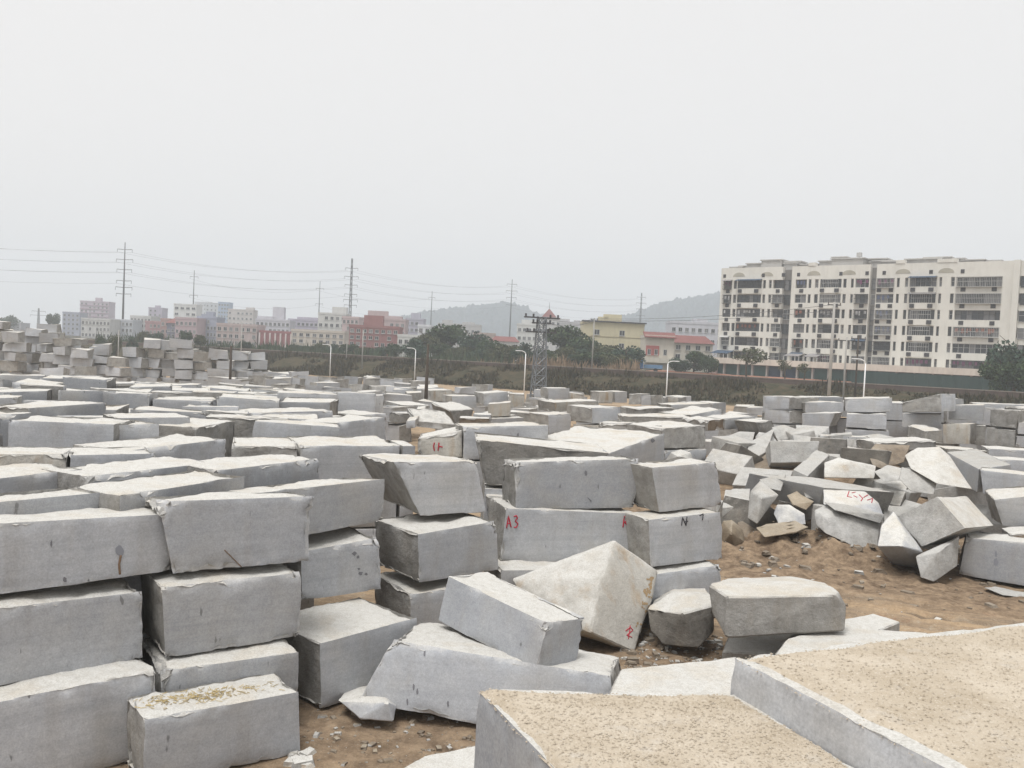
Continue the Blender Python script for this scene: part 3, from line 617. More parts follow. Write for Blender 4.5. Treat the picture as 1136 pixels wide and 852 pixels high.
flat('white topped block cut off by the lower frame edge', [(440, 856), (470, 838), (530, 826), (600, 830), (600, 900), (450, 900)], 0.85, 0.85, 'granite_block')
# sandy slabs the photographer looks over
A0, A1, A2 = at_z(529, 763, 4.0), at_z(815, 769, 4.0), at_z(615, 852, 4.0)
def slab(label, p0, p1, pn, zt, h, length, marks, wid=None):
    ux = (p1 - p0); ux.z = 0; uy = (pn - p0); uy.z = 0; uy.normalize()
    if wid: ux = ux.normalized() * wid
    a, b = p0 + uy * length, p0 + uy * length + ux
    c8 = [[[q + Vector((0, 0, zt - h - q.z)), q + Vector((0, 0, zt - q.z))] for q in (a, p0)], [[q + Vector((0, 0, zt - h - q.z)), q + Vector((0, 0, zt - q.z))] for q in (b, p0 + ux)]]
    return add_spec(kind='block', c8=c8, label=label, sides=(0, 1, 0, 0), top=0, group=None, marks=marks, chip=0.32, rough=0.12, res=0.05)
slab('lower sandy topped block in the front, smooth face towards the bottom gap', A0, A1, A2, 4.0, 1.35, 2.4, 'sand')
B0, B1, B2 = at_z(812, 727, 4.3), at_z(1136, 690, 4.3), at_z(1050, 852, 4.3)
slab('higher sandy topped block in the front, large tan gritty top', B0, B1, B2, 4.3, 1.4, 2.9, 'sandb', wid=3.7)

# ---- two high wall of blocks beyond the pile
GW = 'blocks of the wall beyond the pile'
def Wl(label, q, d, w=1.8, **k): fb(label, q, d=d, w=w, group=GW, **k)
Wl('top block at the near end of the wall beyond the pile', ((849, 439), (876, 440), (875, 454), (848, 453)), (62, 60), 3.0)
Wl('second tier block at the near end of the wall', ((848, 454), (876, 455), (876, 470), (847, 469)), (62, 60), 3.0)
Wl('top block with sloped shoulder, second along the wall', ((893, 446), (937, 446), (935, 462), (893, 458)), (60, 60), 2.2)
Wl('block behind the sloped shoulder block', ((892, 440), (936, 440), (936, 452), (892, 450)), (63, 63), 1.8)
Wl('projecting block with facetted end below the sloped shoulder block', ((889, 458), (927, 458), (920, 474), (889, 474)), (57, 56), 2.0, sides=(0, 1, 1, 1))
Wl('top block third along the wall, plain grey face', ((937, 442), (990, 441), (990, 458), (937, 457)), (60, 59), 2.8)
Wl('second tier block under the plain grey top block', ((939, 459), (984, 459), (984, 477), (938, 474)), (59, 58), 2.8, sides=(0, 1, 1, 1))
Wl('tilted wedge block crowning the wall', ((1000, 446), (1044, 436), (1045, 457), (1000, 458)), (58, 56), 2.2, sides=(1, 1, 1, 0))
Wl('bluish block under the tilted wedge', ((1001, 459), (1045, 459), (1045, 476), (1000, 474)), (58, 57), 1.8)
para('low block with white lid in front of the tilted wedge', (1026, 478, 53), (1006, 471, 55.5), (1046, 477, 54), (1026, 492, 53), group=GW, sides=(1, 1, 1, 1))
Wl('bluish top block right of the tilted wedge', ((1053, 449), (1093, 449), (1091, 468), (1052, 466)), (58, 57), 2.2)
Wl('rough lower block right of the white lidded block', ((1046, 470), (1077, 470), (1076, 493), (1045, 493)), (56, 55), 2.2, sides=(3, 1, 1, 1))
Wl('rough top block with pale rim near the frame edge', ((1098, 454), (1131, 455), (1128, 476), (1097, 473)), (54, 53), 2.0, sides=(1, 1, 1, 1))
Wl('rough lower block near the frame edge', ((1094, 474), (1127, 477), (1125, 496), (1093, 494)), (54, 53), 2.0, sides=(1, 1, 1, 1))
Wl('dark lower block between the two rough lower blocks', ((1078, 471), (1094, 472), (1093, 494), (1077, 493)), (57, 56.6), 1.8, sides=(1, 1, 1, 1))
Wl('grey block cut by the frame edge, second tier', ((1130, 468), (1175, 470), (1175, 484), (1129, 482)), (53, 53), 2.0)
Wl('grey block cut by the frame edge, lowest tier', ((1128, 483), (1175, 485), (1175, 500), (1127, 496)), (53, 53), 2.0)
Wl('top block cut by the frame edge', ((1133, 452), (1180, 453), (1180, 468), (1132, 466)), (55, 55), 2.0, sides=(1, 1, 1, 1))
Wl('long pale topped block behind the wall near the frame edge', ((1082, 447), (1150, 449), (1150, 460), (1082, 458)), (66, 65), 1.8)
Wl('block behind the tilted wedge, at its right shoulder', ((1046, 442), (1070, 442), (1070, 452), (1046, 451)), (65, 65), 1.8)
Wl('third tier block under the near end of the wall', ((847, 470), (876, 471), (876, 486), (846, 484)), (62, 60), 3.0)
Wl('third tier block under the plain grey block', ((937, 476), (987, 478), (987, 494), (936, 490)), (59, 58), 2.8)

rs = random.Random(31)
for ti, zt in enumerate((4.25, 2.95, 1.65)):
    px = 846.0
    while px < 1150:
        wpx = rs.uniform(34, 46); dd = 65.5 - (px - 846) * 0.012
        a, b = at_d(px, 480, dd), at_d(px + wpx, 480, dd)
        box_block(None, (a.x + b.x) / 2, (a.y + b.y) / 2 + rs.uniform(-.3, .3), zt - 1.3, (b - a).length - .1, 1.8, 1.28, rs.gauss(0.02, .05), rs, group=GW, rank=('wall', ti))
        px += wpx
for q in range(26):       # low blocks lying before the wall
    px = rs.uniform(935, 1140); dd = rs.uniform(44, 54); g = at_d(px, 480, dd)
    zz = gz0(g.x, g.y)
    box_block(None, g.x, g.y, max(0, zz - .1), rs.uniform(1.5, 2.6), rs.uniform(1.2, 1.6), rs.uniform(0.9, 1.5), rs.uniform(-.8, .8), rs, group=GW, rank=('before', 0), jit=.18)
# ---- field rows farther off, far stacks, loose far blocks
rs = random.Random(21)
theta = math.radians(13)
ct, st = math.cos(theta), math.sin(theta)
hand = [Vector((sum(c8.x for a in s['c8'] for b in a for c8 in b) / 8, sum(c8.y for a in s['c8'] for b in a for c8 in b) / 8, 0)) for s in SPECS if s['kind'] == 'block']
def near_hand(x, y, lim=1.9): return any((h.x - x) ** 2 + (h.y - y) ** 2 < lim * lim for h in hand)
def in_field(x, y):
    px, py, d = proj((x, y, 3.9))
    if not (24.5 < d < 66): return False
    lim = 405 if d < 36 else (400 if d < 52 else 300)
    return -70 < px < lim and not near_hand(x, y, 2.0)
row = 0; v = 27.0
while v < 76:
    u = -60.0 + rs.uniform(0, 2); dv = rs.uniform(1.75, 2.2); off = rs.uniform(-0.2, 0.2)
    drop = rs.uniform(-0.25, 0.15)
    while u < 40:
        L = rs.uniform(1.5, 3.0); gap = rs.choice((0.06, 0.12, 0.25, 0.7))
        cx, cy = (u + L / 2) * ct - v * st, (u + L / 2) * st + v * ct
        if in_field(cx, cy):
            lvl = rs.choice((3.9, 3.9, 3.85, 3.95, 3.75, 4.0, 4.15, 3.6, 2.75)); d = proj((cx, cy, 3.9))[2]
            lvl = lvl + drop - max(0, (d - 47)) * 0.055
            if rs.random() > 0.05:
                box_block(None, cx + rs.uniform(-.15, .15), cy + rs.uniform(-.25, .25), lvl - 1.3, L, rs.uniform(1.4, 1.75), 1.3, theta + rs.gauss(0, 0.09), rs, group=GF, rank=('field', row))
        u += L + gap
    v += dv; row += 1
# loose ground between field and the far road
for t in range(420):
    px = rs.uniform(262, 850); d = rs.uniform(58, 118)
    if px < 330 and d < 70: continue
    if px > 480 and d < 58: continue
    if px > 500 and rs.random() < 0.35: continue
    if px > 640 and d > 92: continue
    g = at_d(px, 420, d)
    if bank_s(g.x, g.y) > -22 or near_hand(g.x, g.y, 2.3): continue
    zt = rs.choice((1.3, 2.5, 2.6)) if px < 480 else rs.choice((1.2, 1.3, 2.2))
    hand.append(Vector((g.x, g.y, 0)))
    b = box_block(None, g.x, g.y, 0, rs.uniform(1.9, 3.0), rs.uniform(1.3, 1.7), 1.3, rs.uniform(-0.6, 0.9), rs, group='blocks on the far open ground', rank=('far', 0), jit=0.16)
    if zt > 2: box_block(None, g.x + rs.uniform(-.3, .3), g.y + rs.uniform(-.2, .2), 1.3, rs.uniform(1.9, 2.8), rs.uniform(1.2, 1.6), zt - 1.3, rs.uniform(-0.6, 0.9), rs, group='blocks on the far open ground', rank=('far', 0), jit=0.16)
# far stacks on the left
def far_stack(px, levels, d, idx, yaw=0.0, base=0.0):
    g = at_d(px, 400, d); z = base
    for lv in range(levels):
        h = rs.uniform(0.95, 1.35)
        box_block(None, g.x + rs.uniform(-.55, .55), g.y + rs.uniform(-.5, .5), z, rs.uniform(1.9, 2.9), 1.6, h, yaw + rs.gauss(0, 0.28), rs, sides=(rs.choice((0, 0, 0, 1)), 1, 1, 1), group='blocks of the far stacks', rank=('stack', idx, lv), jit=0.16)
        z += h + rs.uniform(0.0, 0.14)
k = 0
prof = [(-6, 5), (14, 5), (33, 6), (54, 5), (73, 5), (93, 4), (114, 4), (133, 3), (151, 4), (170, 5), (189, 5), (207, 5), (227, 4), (247, 4), (267, 4), (286, 4), (305, 2)]
for (px, n) in prof:
    far_stack(px + rs.uniform(-2, 2), n, rs.uniform(108, 113), k, rs.uniform(-.1, .25)); k += 1
for (px, n) in ((2, 6), (25, 5), (47, 6), (64, 5), (84, 5), (104, 4), (178, 5), (198, 5), (217, 4), (240, 4)):
    far_stack(px + rs.uniform(-3, 3), n, rs.uniform(117, 122), k, rs.uniform(-.2, .2)); k += 1
for (px, n) in ((60, 2), (95, 2), (122, 1), (232, 1), (250, 2), (276, 2), (295, 1), (150, 1)):
    far_stack(px, n, rs.uniform(94, 101), k, rs.uniform(-.5, .5)); k += 1


# ------------------------------------------------------------------ build the stones
def spec_pts(s):
    return [p for a in s['c8'] for b in a for p in b] if s['kind'] == 'block' else s['pts']
def view_box(s):
    q = [proj(p) for p in spec_pts(s)]
    x0, x1 = max(0, min(a[0] for a in q)), min(PW, max(a[0] for a in q)); y0, y1 = max(0, min(a[1] for a in q)), min(PH, max(a[1] for a in q))
    return max(0, x1 - x0), max(0, y1 - y0), (x0 + x1) / 2, (y0 + y1) / 2, min(a[2] for a in q)
for s in SPECS:
    w_, h_, s['px'], s['py'], s['dist'] = view_box(s); s['area'] = w_ * h_
    if w_ <= 0 or h_ <= 0: s['area'] = 0
hand_made = [s for s in SPECS if s['label']]
auto = sorted([s for s in SPECS if not s['label'] and s['area'] > 0], key=lambda s: -s['area'])
N_IND = 300
indiv = hand_made + auto[:max(0, N_IND - len(hand_made))]
rest = [s for s in SPECS if not any(s is q for q in indiv)]
ORD = 'first second third fourth fifth sixth seventh eighth ninth tenth eleventh twelfth thirteenth fourteenth fifteenth sixteenth seventeenth eighteenth nineteenth twentieth'.split()
def ordn(i):
    if i < 20: return ORD[i]
    tens = ['twenty', 'thirty', 'forty', 'fifty', 'sixty', 'seventy'][(i + 1) // 10 - 2]
    r = (i + 1) % 10
    return tens + '-' + ORD[r - 1] if r else tens[:-1] + 'ieth'
# names for the repeated ones: row by row, counted across
byrow = {}
for s in indiv:
    if s['label'] is None:
        byrow.setdefault(s.get('rank') if s.get('rank') and s['rank'][0] == 'field' else (s.get('rank') or ('pile',))[0], []).append(s)
rows = sorted([k_ for k_ in byrow if isinstance(k_, tuple)], key=lambda k_: k_[1])
for ri, k_ in enumerate(rows):
    for i, s in enumerate(sorted(byrow[k_], key=lambda q: q['px'])):
        s['label'] = f'pale topped block, {ordn(i)} from the left in the {ordn(ri)} row of the far field'
        s['group'] = GF
if 'stack' in byrow:
    cols = {}
    for s in byrow['stack']: cols.setdefault(s['rank'][1], []).append(s)
    for ci, c_ in enumerate(sorted(cols, key=lambda c: sum(q['px'] for q in cols[c]) / len(cols[c]))):
        for i, s in enumerate(sorted(cols[c_], key=lambda q: -q['py'])):
            s['label'] = f'grey block, {ordn(i)} from the bottom in the {ordn(ci)} far stack from the left'
if 'wall' in byrow:
    for i, s in enumerate(sorted(byrow['wall'], key=lambda q: q['px'])): s['label'] = f'block in the rear course of the wall beyond the pile, {ordn(i)} from the left'
if 'before' in byrow:
    for i, s in enumerate(sorted(byrow['before'], key=lambda q: q['px'])): s['label'] = f'low block lying before the wall beyond the pile, {ordn(i)} from the left'
if 'far' in byrow:
    for i, s in enumerate(sorted(byrow['far'], key=lambda q: q['px'])):
        s['label'] = f'small loose block on the far open ground, {ordn(i)} from the left'
if 'pile' in byrow:
    for i, s in enumerate(sorted(byrow['pile'], key=lambda q: q['px'])):
        s['label'] = f'rough filler stone in the gaps of the tumbled pile, {ordn(i)} from the left'

def stone_arrays(s, res):
    if s['kind'] == 'block':
        return block_mesh(s['c8'], res, s['seed'], s['top'], s['sides'], s['rough'], s['chip'])
    P, F = hull_mesh(s['pts'], res * 1.25, s['seed'], s['rough'])
    return P, F, np.full(len(F), s['m'])
def make_stone(s):
    P, F, M = stone_arrays(s, s.get('res') or res_for(max(4, s['dist'])))
    pts = np.array([p[:] for p in spec_pts(s)]); o = Vector((pts[:, 0].mean(), pts[:, 1].mean(), pts[:, 2].min()))
    name = s.get('name') or 'granite_block'
    me = bpy.data.meshes.new(name)
    me.from_pydata((P - np.array(o)).tolist(), [], F.tolist() if hasattr(F, 'tolist') else F)
    for m in STONE: me.materials.append(m)
    me.polygons.foreach_set('material_index', np.asarray(M, dtype=np.int32))
    me.polygons.foreach_set('use_smooth', [True] * len(me.polygons))
    if s['kind'] == 'block':
        at = me.attributes.new('chip', 'FLOAT', 'POINT'); at.data.foreach_set('value', CHIP.astype(np.float32))
    me.update()
    me.set_sharp_from_angle(angle=math.radians(26 if s['kind'] == 'hull' else 42))
    ob = link(name, me); ob.location = o
    tag(ob, s['label'], 'boulder' if name == 'granite_boulder' else ('slab' if name == 'granite_slab' else 'stone block'), s['group'] or 'granite lying in the stone yard')
    s['ob'] = ob; s['o'] = o
    return ob
for s in indiv: make_stone(s)
# the many others: small and far, or lying out of sight under the visible layer
V, F_, M_ = [], [], []; nb = 0
def pile_in(P, F, M):
    global nb
    V.append(P); F_.extend([[i + nb for i in f] for f in F]); M_.extend(list(M)); nb += len(P)
for s in rest:
    if s['area'] > 0 or s['kind'] == 'block': pile_in(*stone_arrays(s, 1.4))
for s in SPECS:                                # the courses that carry the field and the sandy slabs
    if s['kind'] == 'block' and (s['group'] == GF or s['marks'] in ('sand', 'sandb') or s['group'] in (G4,)):
        c8 = s['c8']; zb = min(c8[i][j][0].z for i in (0, 1) for j in (0, 1))
        while zb > 0.5:
            h = 1.3 if zb > 1.6 else zb
            d8 = [[[Vector((c8[i][j][0].x, c8[i][j][0].y, zb - h)), Vector((c8[i][j][0].x, c8[i][j][0].y, zb - 0.03))] for j in (0, 1)] for i in (0, 1)]
            if s['group'] != G4 or zb > 1.9: pile_in(*block_mesh(d8, 1.4, s['seed'] + int(zb * 10), 0, (0, 1, 1, 1), 0.6, 0.6))
            zb -= h
me = bpy.data.meshes.new('stacked_stone_courses'); me.from_pydata(np.concatenate(V).tolist(), [], F_)
for m in STONE: me.materials.append(m)
me.polygons.foreach_set('material_index', np.asarray(M_, dtype=np.int32)); me.polygons.foreach_set('use_smooth', [True] * len(F_)); me.update(); me.set_sharp_from_angle(angle=math.radians(50))
tag(link('stacked_stone_courses', me), 'lower courses and small far blocks of the stone yard', kind='stuff', group='granite lying in the stone yard', cat=None)

# ------------------------------------------------------------------ paint marks and stains: thin strokes lying on the faces
def face_of(s):
    if 'face' in s: return [Vector(p) for p in s['face']]
    c = s['c8']; return [c[0][0][1], c[1][0][1], c[1][0][0], c[0][0][0]]
def strokes_on(s, lines, m, name, width=0.035, off=0.03):
    """lines: polylines in photo pixels, laid onto the face of the stone by casting to its surface"""
    ob = s['ob']; dg = None
    mb = MB(); inv = ob.matrix_world.inverted() if False else Matrix.Translation(-s['o'])
    o_l = inv @ CAM
    for ln in lines:
        pts = []
        for i in range(len(ln) - 1):
            for k in range(5 if i < len(ln) - 2 else 6):
                t = k / 5; pts.append((ln[i][0] * (1 - t) + ln[i + 1][0] * t, ln[i][1] * (1 - t) + ln[i + 1][1] * t))
        P3 = []
        for p in pts:
            d = ray(*p).normalized(); hit, loc, nor, fi = ob.ray_cast(o_l, d)
            if hit: P3.append(loc + nor * 0.006)
        if len(P3) > 1: mb.tube(P3, width * 0.38, 5)
    if mb.v: mb.obj(name, m, ob, True)
def blot(s, px, py, rx, ry, m, name='stain', seed=0):
    ob = s['ob']; rr = random.Random(seed + int(px)); o_l = Matrix.Translation(-s['o']) @ CAM
    d = ray(px, py).normalized(); hit, c, n, fi = ob.ray_cast(o_l, d)
    if not hit: return
    V_ = [c + n * 0.007]; N = 14
    for k in range(N):
        a = 2 * math.pi * k / N; q = rr.uniform(0.65, 1.15)
        hit, loc, nor, fi = ob.ray_cast(o_l, ray(px + rx * q * math.cos(a), py + ry * q * math.sin(a)).normalized())
        V_.append((loc if hit and (loc - c).length < 1.2 else c) + n * 0.007)
    mb = MB(); mb.add(V_, [(0, 1 + (k + 1) % N, 1 + k) for k in range(N)]); mb.obj(name, m, ob)
bpy.context.view_layer.update()
DARKSTAIN = mat('dark_stain', (0.19, 0.19, 0.205), 0.95, spec=0.05); RUST = mat('rust_stain', (0.20, 0.135, 0.09), 0.95, spec=0.05)
GREYSTAIN = mat('grey_stain', (0.25, 0.26, 0.29), 0.95, spec=0.05); STRAW = mat('straw', (0.42, 0.33, 0.17), 0.9); OCHRE = mat('ochre_stain', (0.31, 0.225, 0.135), 0.95, spec=0.05)
for s in indiv:
    k = s.get('marks')
    if k == 'rust':
        blot(s, 133, 611, 5, 6, GREYSTAIN, 'stain'); strokes_on(s, [[(134, 616), (132, 626), (133, 637)]], RUST, 'rust_run', 0.05)
        blot(s, 57, 603, 1.2, 4, DARKSTAIN, 'stain'); blot(s, 72, 643, 2.2, 3.2, DARKSTAIN, 'stain'); blot(s, 98, 645, 1.4, 3, DARKSTAIN, 'stain')
    if k == 'crack':
        strokes_on(s, [[(249, 610), (256, 617), (268, 629)]], RUST, 'crack', 0.022)
    if k == 'pits':
        for (x, y, r) in ((393, 614, 3), (397, 618, 2), (400, 636, 2.4), (406, 637, 2), (398, 631, 1.6)): blot(s, x, y, r, r * 0.9, DARKSTAIN, 'pit')
    if k == 'spot': blot(s, 724, 489, 2.3, 3, DARKSTAIN, 'stain')
    if k == 'smudge': blot(s, 1105, 624, 3, 5, GREYSTAIN, 'stain'); blot(s, 1105, 615, 1.6, 4, GREYSTAIN, 'stain')
    if k == 'facet': blot(s, 650, 525, 1.6, 3, DARKSTAIN, 'stain'); strokes_on(s, [[(652, 552), (656, 556)]], DARKSTAIN, 'crack', 0.03)
    if k == 'redletters':
        strokes_on(s, [[(562, 586), (564, 572), (567, 585)], [(562.5, 581), (566, 580.5)]], REDP, 'painted_letter', 0.045)
        strokes_on(s, [[(570, 573), (573, 572), (574, 575), (571.5, 578), (574.5, 581), (573, 585), (570, 585)]], REDP, 'painted_digit', 0.045)
        strokes_on(s, [[(691, 585), (692.5, 573), (696, 574), (696.5, 578), (692.5, 579), (698, 585)]], REDP, 'painted_letter', 0.05)
    if k == 'darkletters':
        strokes_on(s, [[(756, 583), (757, 574), (761, 583), (762, 573)], [(759, 579), (763, 578)]], BLACKP, 'painted_letter', 0.04)
        strokes_on(s, [[(779, 577), (780, 571)], [(776, 572), (780, 570)]], BLACKP, 'painted_letter', 0.04)
    if k == 'redstrokes':
        strokes_on(s, [[(482, 491), (481, 495), (482, 500)]], REDP, 'painted_letter', 0.06)
        strokes_on(s, [[(487, 491), (486, 500)], [(487, 495), (491, 496)]], REDP, 'painted_letter', 0.06)
    if k == 'scrawl':
        strokes_on(s, [[(942, 545), (940, 551), (945, 552)], [(947, 550), (951, 552)], [(953, 549), (957, 553), (955, 556)], [(958, 552), (963, 549)], [(962, 555), (968, 553), (967, 558)], [(945, 547), (949, 546)]], REDP, 'painted_scrawl', 0.045)
    if k == 'redsign':
        strokes_on(s, [[(694, 700), (699, 696), (702, 699), (695, 705), (701, 707)], [(699, 694), (697, 709)]], REDP, 'painted_mark', 0.03)
    if k == 'redsign':
        rr = random.Random(4)
        for q in range(34):
            t = rr.random(); blot(s, 722 - 14 * t + rr.gauss(0, 2.2), 640 + 62 * t + rr.gauss(0, 3), rr.uniform(.6, 2.0), rr.uniform(.8, 3.0), OCHRE, 'rust_stain', q)
    if k == 'drill':
        for (x, y) in ((459, 762), (463, 767), (471, 725), (497, 781), (452, 779)): blot(s, x, y, 1.3, 4, DARKSTAIN, 'drill_mark', y)
    if k == 'straw':
        rr = random.Random(2); mb = MB(); ob = s['ob']
        for q in range(260):
            px, py = rr.gauss(222, 42), 0; py = 773 - (px - 222) * 0.13 + rr.gauss(0, 4)
            hit, loc, nor, fi = ob.ray_cast(Matrix.Translation(-s['o']) @ CAM, ray(px, py).normalized())
            if hit and nor.z > 0.6:
                a = rr.uniform(0, 6.3); l = rr.uniform(0.02, 0.06); v_ = Vector((math.cos(a), math.sin(a), rr.uniform(-.2, .3))) * l
                mb.tube([loc + Vector((0, 0, .012)) - v_, loc + Vector((0, 0, .014)) + v_], 0.006, 3)
        o = mb.obj('straw', STRAW, ob); tag(o, kind='stuff')

# grit lying on the two sandy blocks: an uneven bed with loose grains
def sand_bed(s, seed, inset, patches):
    c = s['c8']; p00, p10, p01, p11 = c[0][0][1], c[1][0][1], c[0][1][1], c[1][1][1]
    n0, n1 = 170, 170; a = np.linspace(0, 1, n0); b = np.linspace(0, 1, n1); A, B_ = np.meshgrid(a, b, indexing='ij')
    P = sum(w[..., None] * np.array(p) for w, p in (((1 - A) * (1 - B_), p00), (A * (1 - B_), p10), ((1 - A) * B_, p01), (A * B_, p11))).reshape(-1, 3)
    L0, L1 = (p10 - p00).length, (p01 - p00).length
    e = np.minimum(np.minimum(A * L0, (1 - A) * L0), np.minimum(B_ * L1, (1 - B_) * L1)).reshape(-1)
    th = 0.054 * sstep(inset[0], inset[1], e + 0.22 * (fbm(P, 1.6, seed, 4) - 0.5)) - 0.030
    th = th + 0.020 * (fbm(P, 3.0, seed + 4, 4) - 0.45) + 0.007 * (fbm(P, 22, seed + 6, 2) - 0.5)
    th = th - 0.04 * sstep(0.56, 0.74, fbm(P, 1.1, seed + 9, 3)) * patches
    P[:, 2] += th
    i, j = np.meshgrid(np.arange(n0 - 1), np.arange(n1 - 1), indexing='ij')
    F = np.stack([i * n1 + j, (i + 1) * n1 + j, (i + 1) * n1 + j + 1, i * n1 + j + 1], -1).reshape(-1, 4)
    keep = (th[F].max(1) > -0.024); F = F[keep]
    V_, Fl = P.tolist(), F.tolist()
    rr = np.random.RandomState(seed); g = rr.choice(np.where(th > -0.035)[0], 9000)
    for q in g:
        x, y, z = P[q] + np.array([rr.uniform(-.01, .01), rr.uniform(-.01, .01), 0]); r = 0.004 + 0.009 * rr.rand() ** 4; z += r * 0.4
        k0 = len(V_); r2, r3 = r * rr.uniform(.7, 1.2), r * rr.uniform(.5, 1)
        V_ += [[x - r, y, z], [x + r, y, z], [x, y - r2, z], [x, y + r2, z], [x, y, z + r3], [x, y, z - r3]]
        Fl += [[k0, k0 + 2, k0 + 4], [k0 + 2, k0 + 1, k0 + 4], [k0 + 1, k0 + 3, k0 + 4], [k0 + 3, k0, k0 + 4]]
    o = s['o']; V_ = (np.array(V_) - np.array(o)).tolist()
    me = bpy.data.meshes.new('sand'); me.from_pydata(V_, [], Fl); me.materials.append(SAND); me.update()
    tag(link('sand', me, s['ob']), kind='stuff')
for s in indiv:
    if s.get('marks') == 'sand': sand_bed(s, 4, (0.03, 0.13), 0.0)
    if s.get('marks') == 'sandb': sand_bed(s, 40, (0.04, 0.16), 0.0)

# chips and small stones scattered over the earth
def debris(n, zone, seed, smin, smax, name, label, mm=(1, 3)):
    rr = np.random.RandomState(seed); V_, Fl, Ml = [], [], []
    for q in range(n):
        px, py = zone(rr); p = at_z(px, py, 0.0)
        z = float(ground_z(np.array([p.x]), np.array([p.y]))[0]); r = smin + (smax - smin) * rr.rand() ** 3
        k0 = len(V_); a = rr.uniform(0, 6.3); ca, sa = math.cos(a), math.sin(a)
        pts = rr.uniform(0.6, 1.0, (8, 3)) * np.array([[-1, -1, -.5], [1, -1, -.5], [1, 1, -.5], [-1, 1, -.5], [-.8, -.8, .5], [.8, -.7, .5], [.7, .8, .45], [-.7, .7, .5]]) * np.array([r, r * .65, r * .6])
        for v in pts: V_.append([p.x + v[0] * ca - v[1] * sa, p.y + v[0] * sa + v[1] * ca, z + v[2] + r * 0.15])
        for f in ((0, 1, 5, 4), (1, 2, 6, 5), (2, 3, 7, 6), (3, 0, 4, 7), (4, 5, 6, 7)): Fl.append([k0 + i for i in f]); Ml.append(mm[0] if rr.rand() < .6 else mm[1])
    me = bpy.data.meshes.new(name); me.from_pydata(V_, [], Fl)
    for m in STONE: me.materials.append(m)
    me.polygons.foreach_set('material_index', np.asarray(Ml, dtype=np.int32)); me.update()
    tag(link(name, me), label, kind='stuff')
debris(190, lambda r: (r.uniform(800, 1140), 590 + abs(r.normal(0, 38))), 3, 0.02, 0.24, 'rubble', 'stone chips strewn over the soil at the foot of the pile')
debris(420, lambda r: (r.uniform(800, 1140), 592 + abs(r.normal(0, 34))), 13, 0.02, 0.26, 'soil_clods', 'brown soil clods at the foot of the pile', (2, 2))
debris(150, lambda r: (r.uniform(330, 540), r.uniform(775, 850)), 18, 0.015, 0.13, 'soil_clods', 'brown soil clods on the earth between the front blocks', (2, 7))
debris(90, lambda r: (r.uniform(690, 800), r.uniform(705, 745)), 15, 0.03, 0.2, 'soil_clods', 'brown soil clods around the dark split boulder', (2, 2))
debris(110, lambda r: (r.uniform(330, 540), r.uniform(775, 850)), 4, 0.01, 0.10, 'stone_chips', 'stone chips on the earth between the front blocks', (2, 6))
debris(160, lambda r: (r.uniform(690, 800), r.uniform(705, 745)), 5, 0.02, 0.14, 'stone_chips', 'stone chips around the dark split boulder')
debris(14, lambda r: (r.normal(332, 6), r.normal(842, 6)), 6, 0.10, 0.24, 'broken_stone', 'heap of broken white stone beside the low front block')


# ------------------------------------------------------------------ the far side: bank, road, hills
ZR = 3.3
def gz(x, y): return float(ground_z(np.array([x]), np.array([y]))[0])
def bank_pt(t, off): p = EL_A + EL_T * t + EL_N * off; return p.x, p.y
# low brown wall along the crest, with a coping
WALLB = wallmat('brown_wall', (0.11, 0.082, 0.070), 0.5); COPE = wallmat('wall_coping', (0.27, 0.23, 0.20), 0.4)
wl_o = empty('roadside_wall', (*bank_pt(0, -0.6), 2.3), math.atan2(EL_T.y, EL_T.x))
tag(wl_o, 'long low brown wall along the road above the grass bank', 'wall')
for t0 in range(-60, 260, 16):
    MB().box(t0 + .02, t0 + 15.98, -0.15, 0.15, 0, 1.75, 0).obj('wall_section', WALLB, wl_o)
    MB().box(t0, t0 + 16, -0.2, 0.2, 1.75, 1.87, 0).obj('coping', COPE, wl_o)
# asphalt road and the reddish pavement before the flats
ROADM = wallmat('asphalt', (0.06, 0.06, 0.06), 0.3, 0.95); PAVE = wallmat('red_pavement', (0.30, 0.145, 0.095), 0.35, 0.95)
def strip(name, o0, o1, t0, t1, z, m, label):
    mb = MB(); n = 40
    for k in range(n):
        a, b = t0 + (t1 - t0) * k / n, t0 + (t1 - t0) * (k + 1) / n
        q = [bank_pt(a, o0), bank_pt(b, o0), bank_pt(b, o1), bank_pt(a, o1)]
        mb.add([(x, y, gz(x, y) + z) for x, y in q], [(0, 1, 2, 3) if EL_T.x < 0 else (3, 2, 1, 0)])
    return tag(mb.obj(name, m), label, kind='structure')
strip('road', 1.2, 10, -70, 230, 0.15, ROADM, 'asphalt road running behind the low wall')

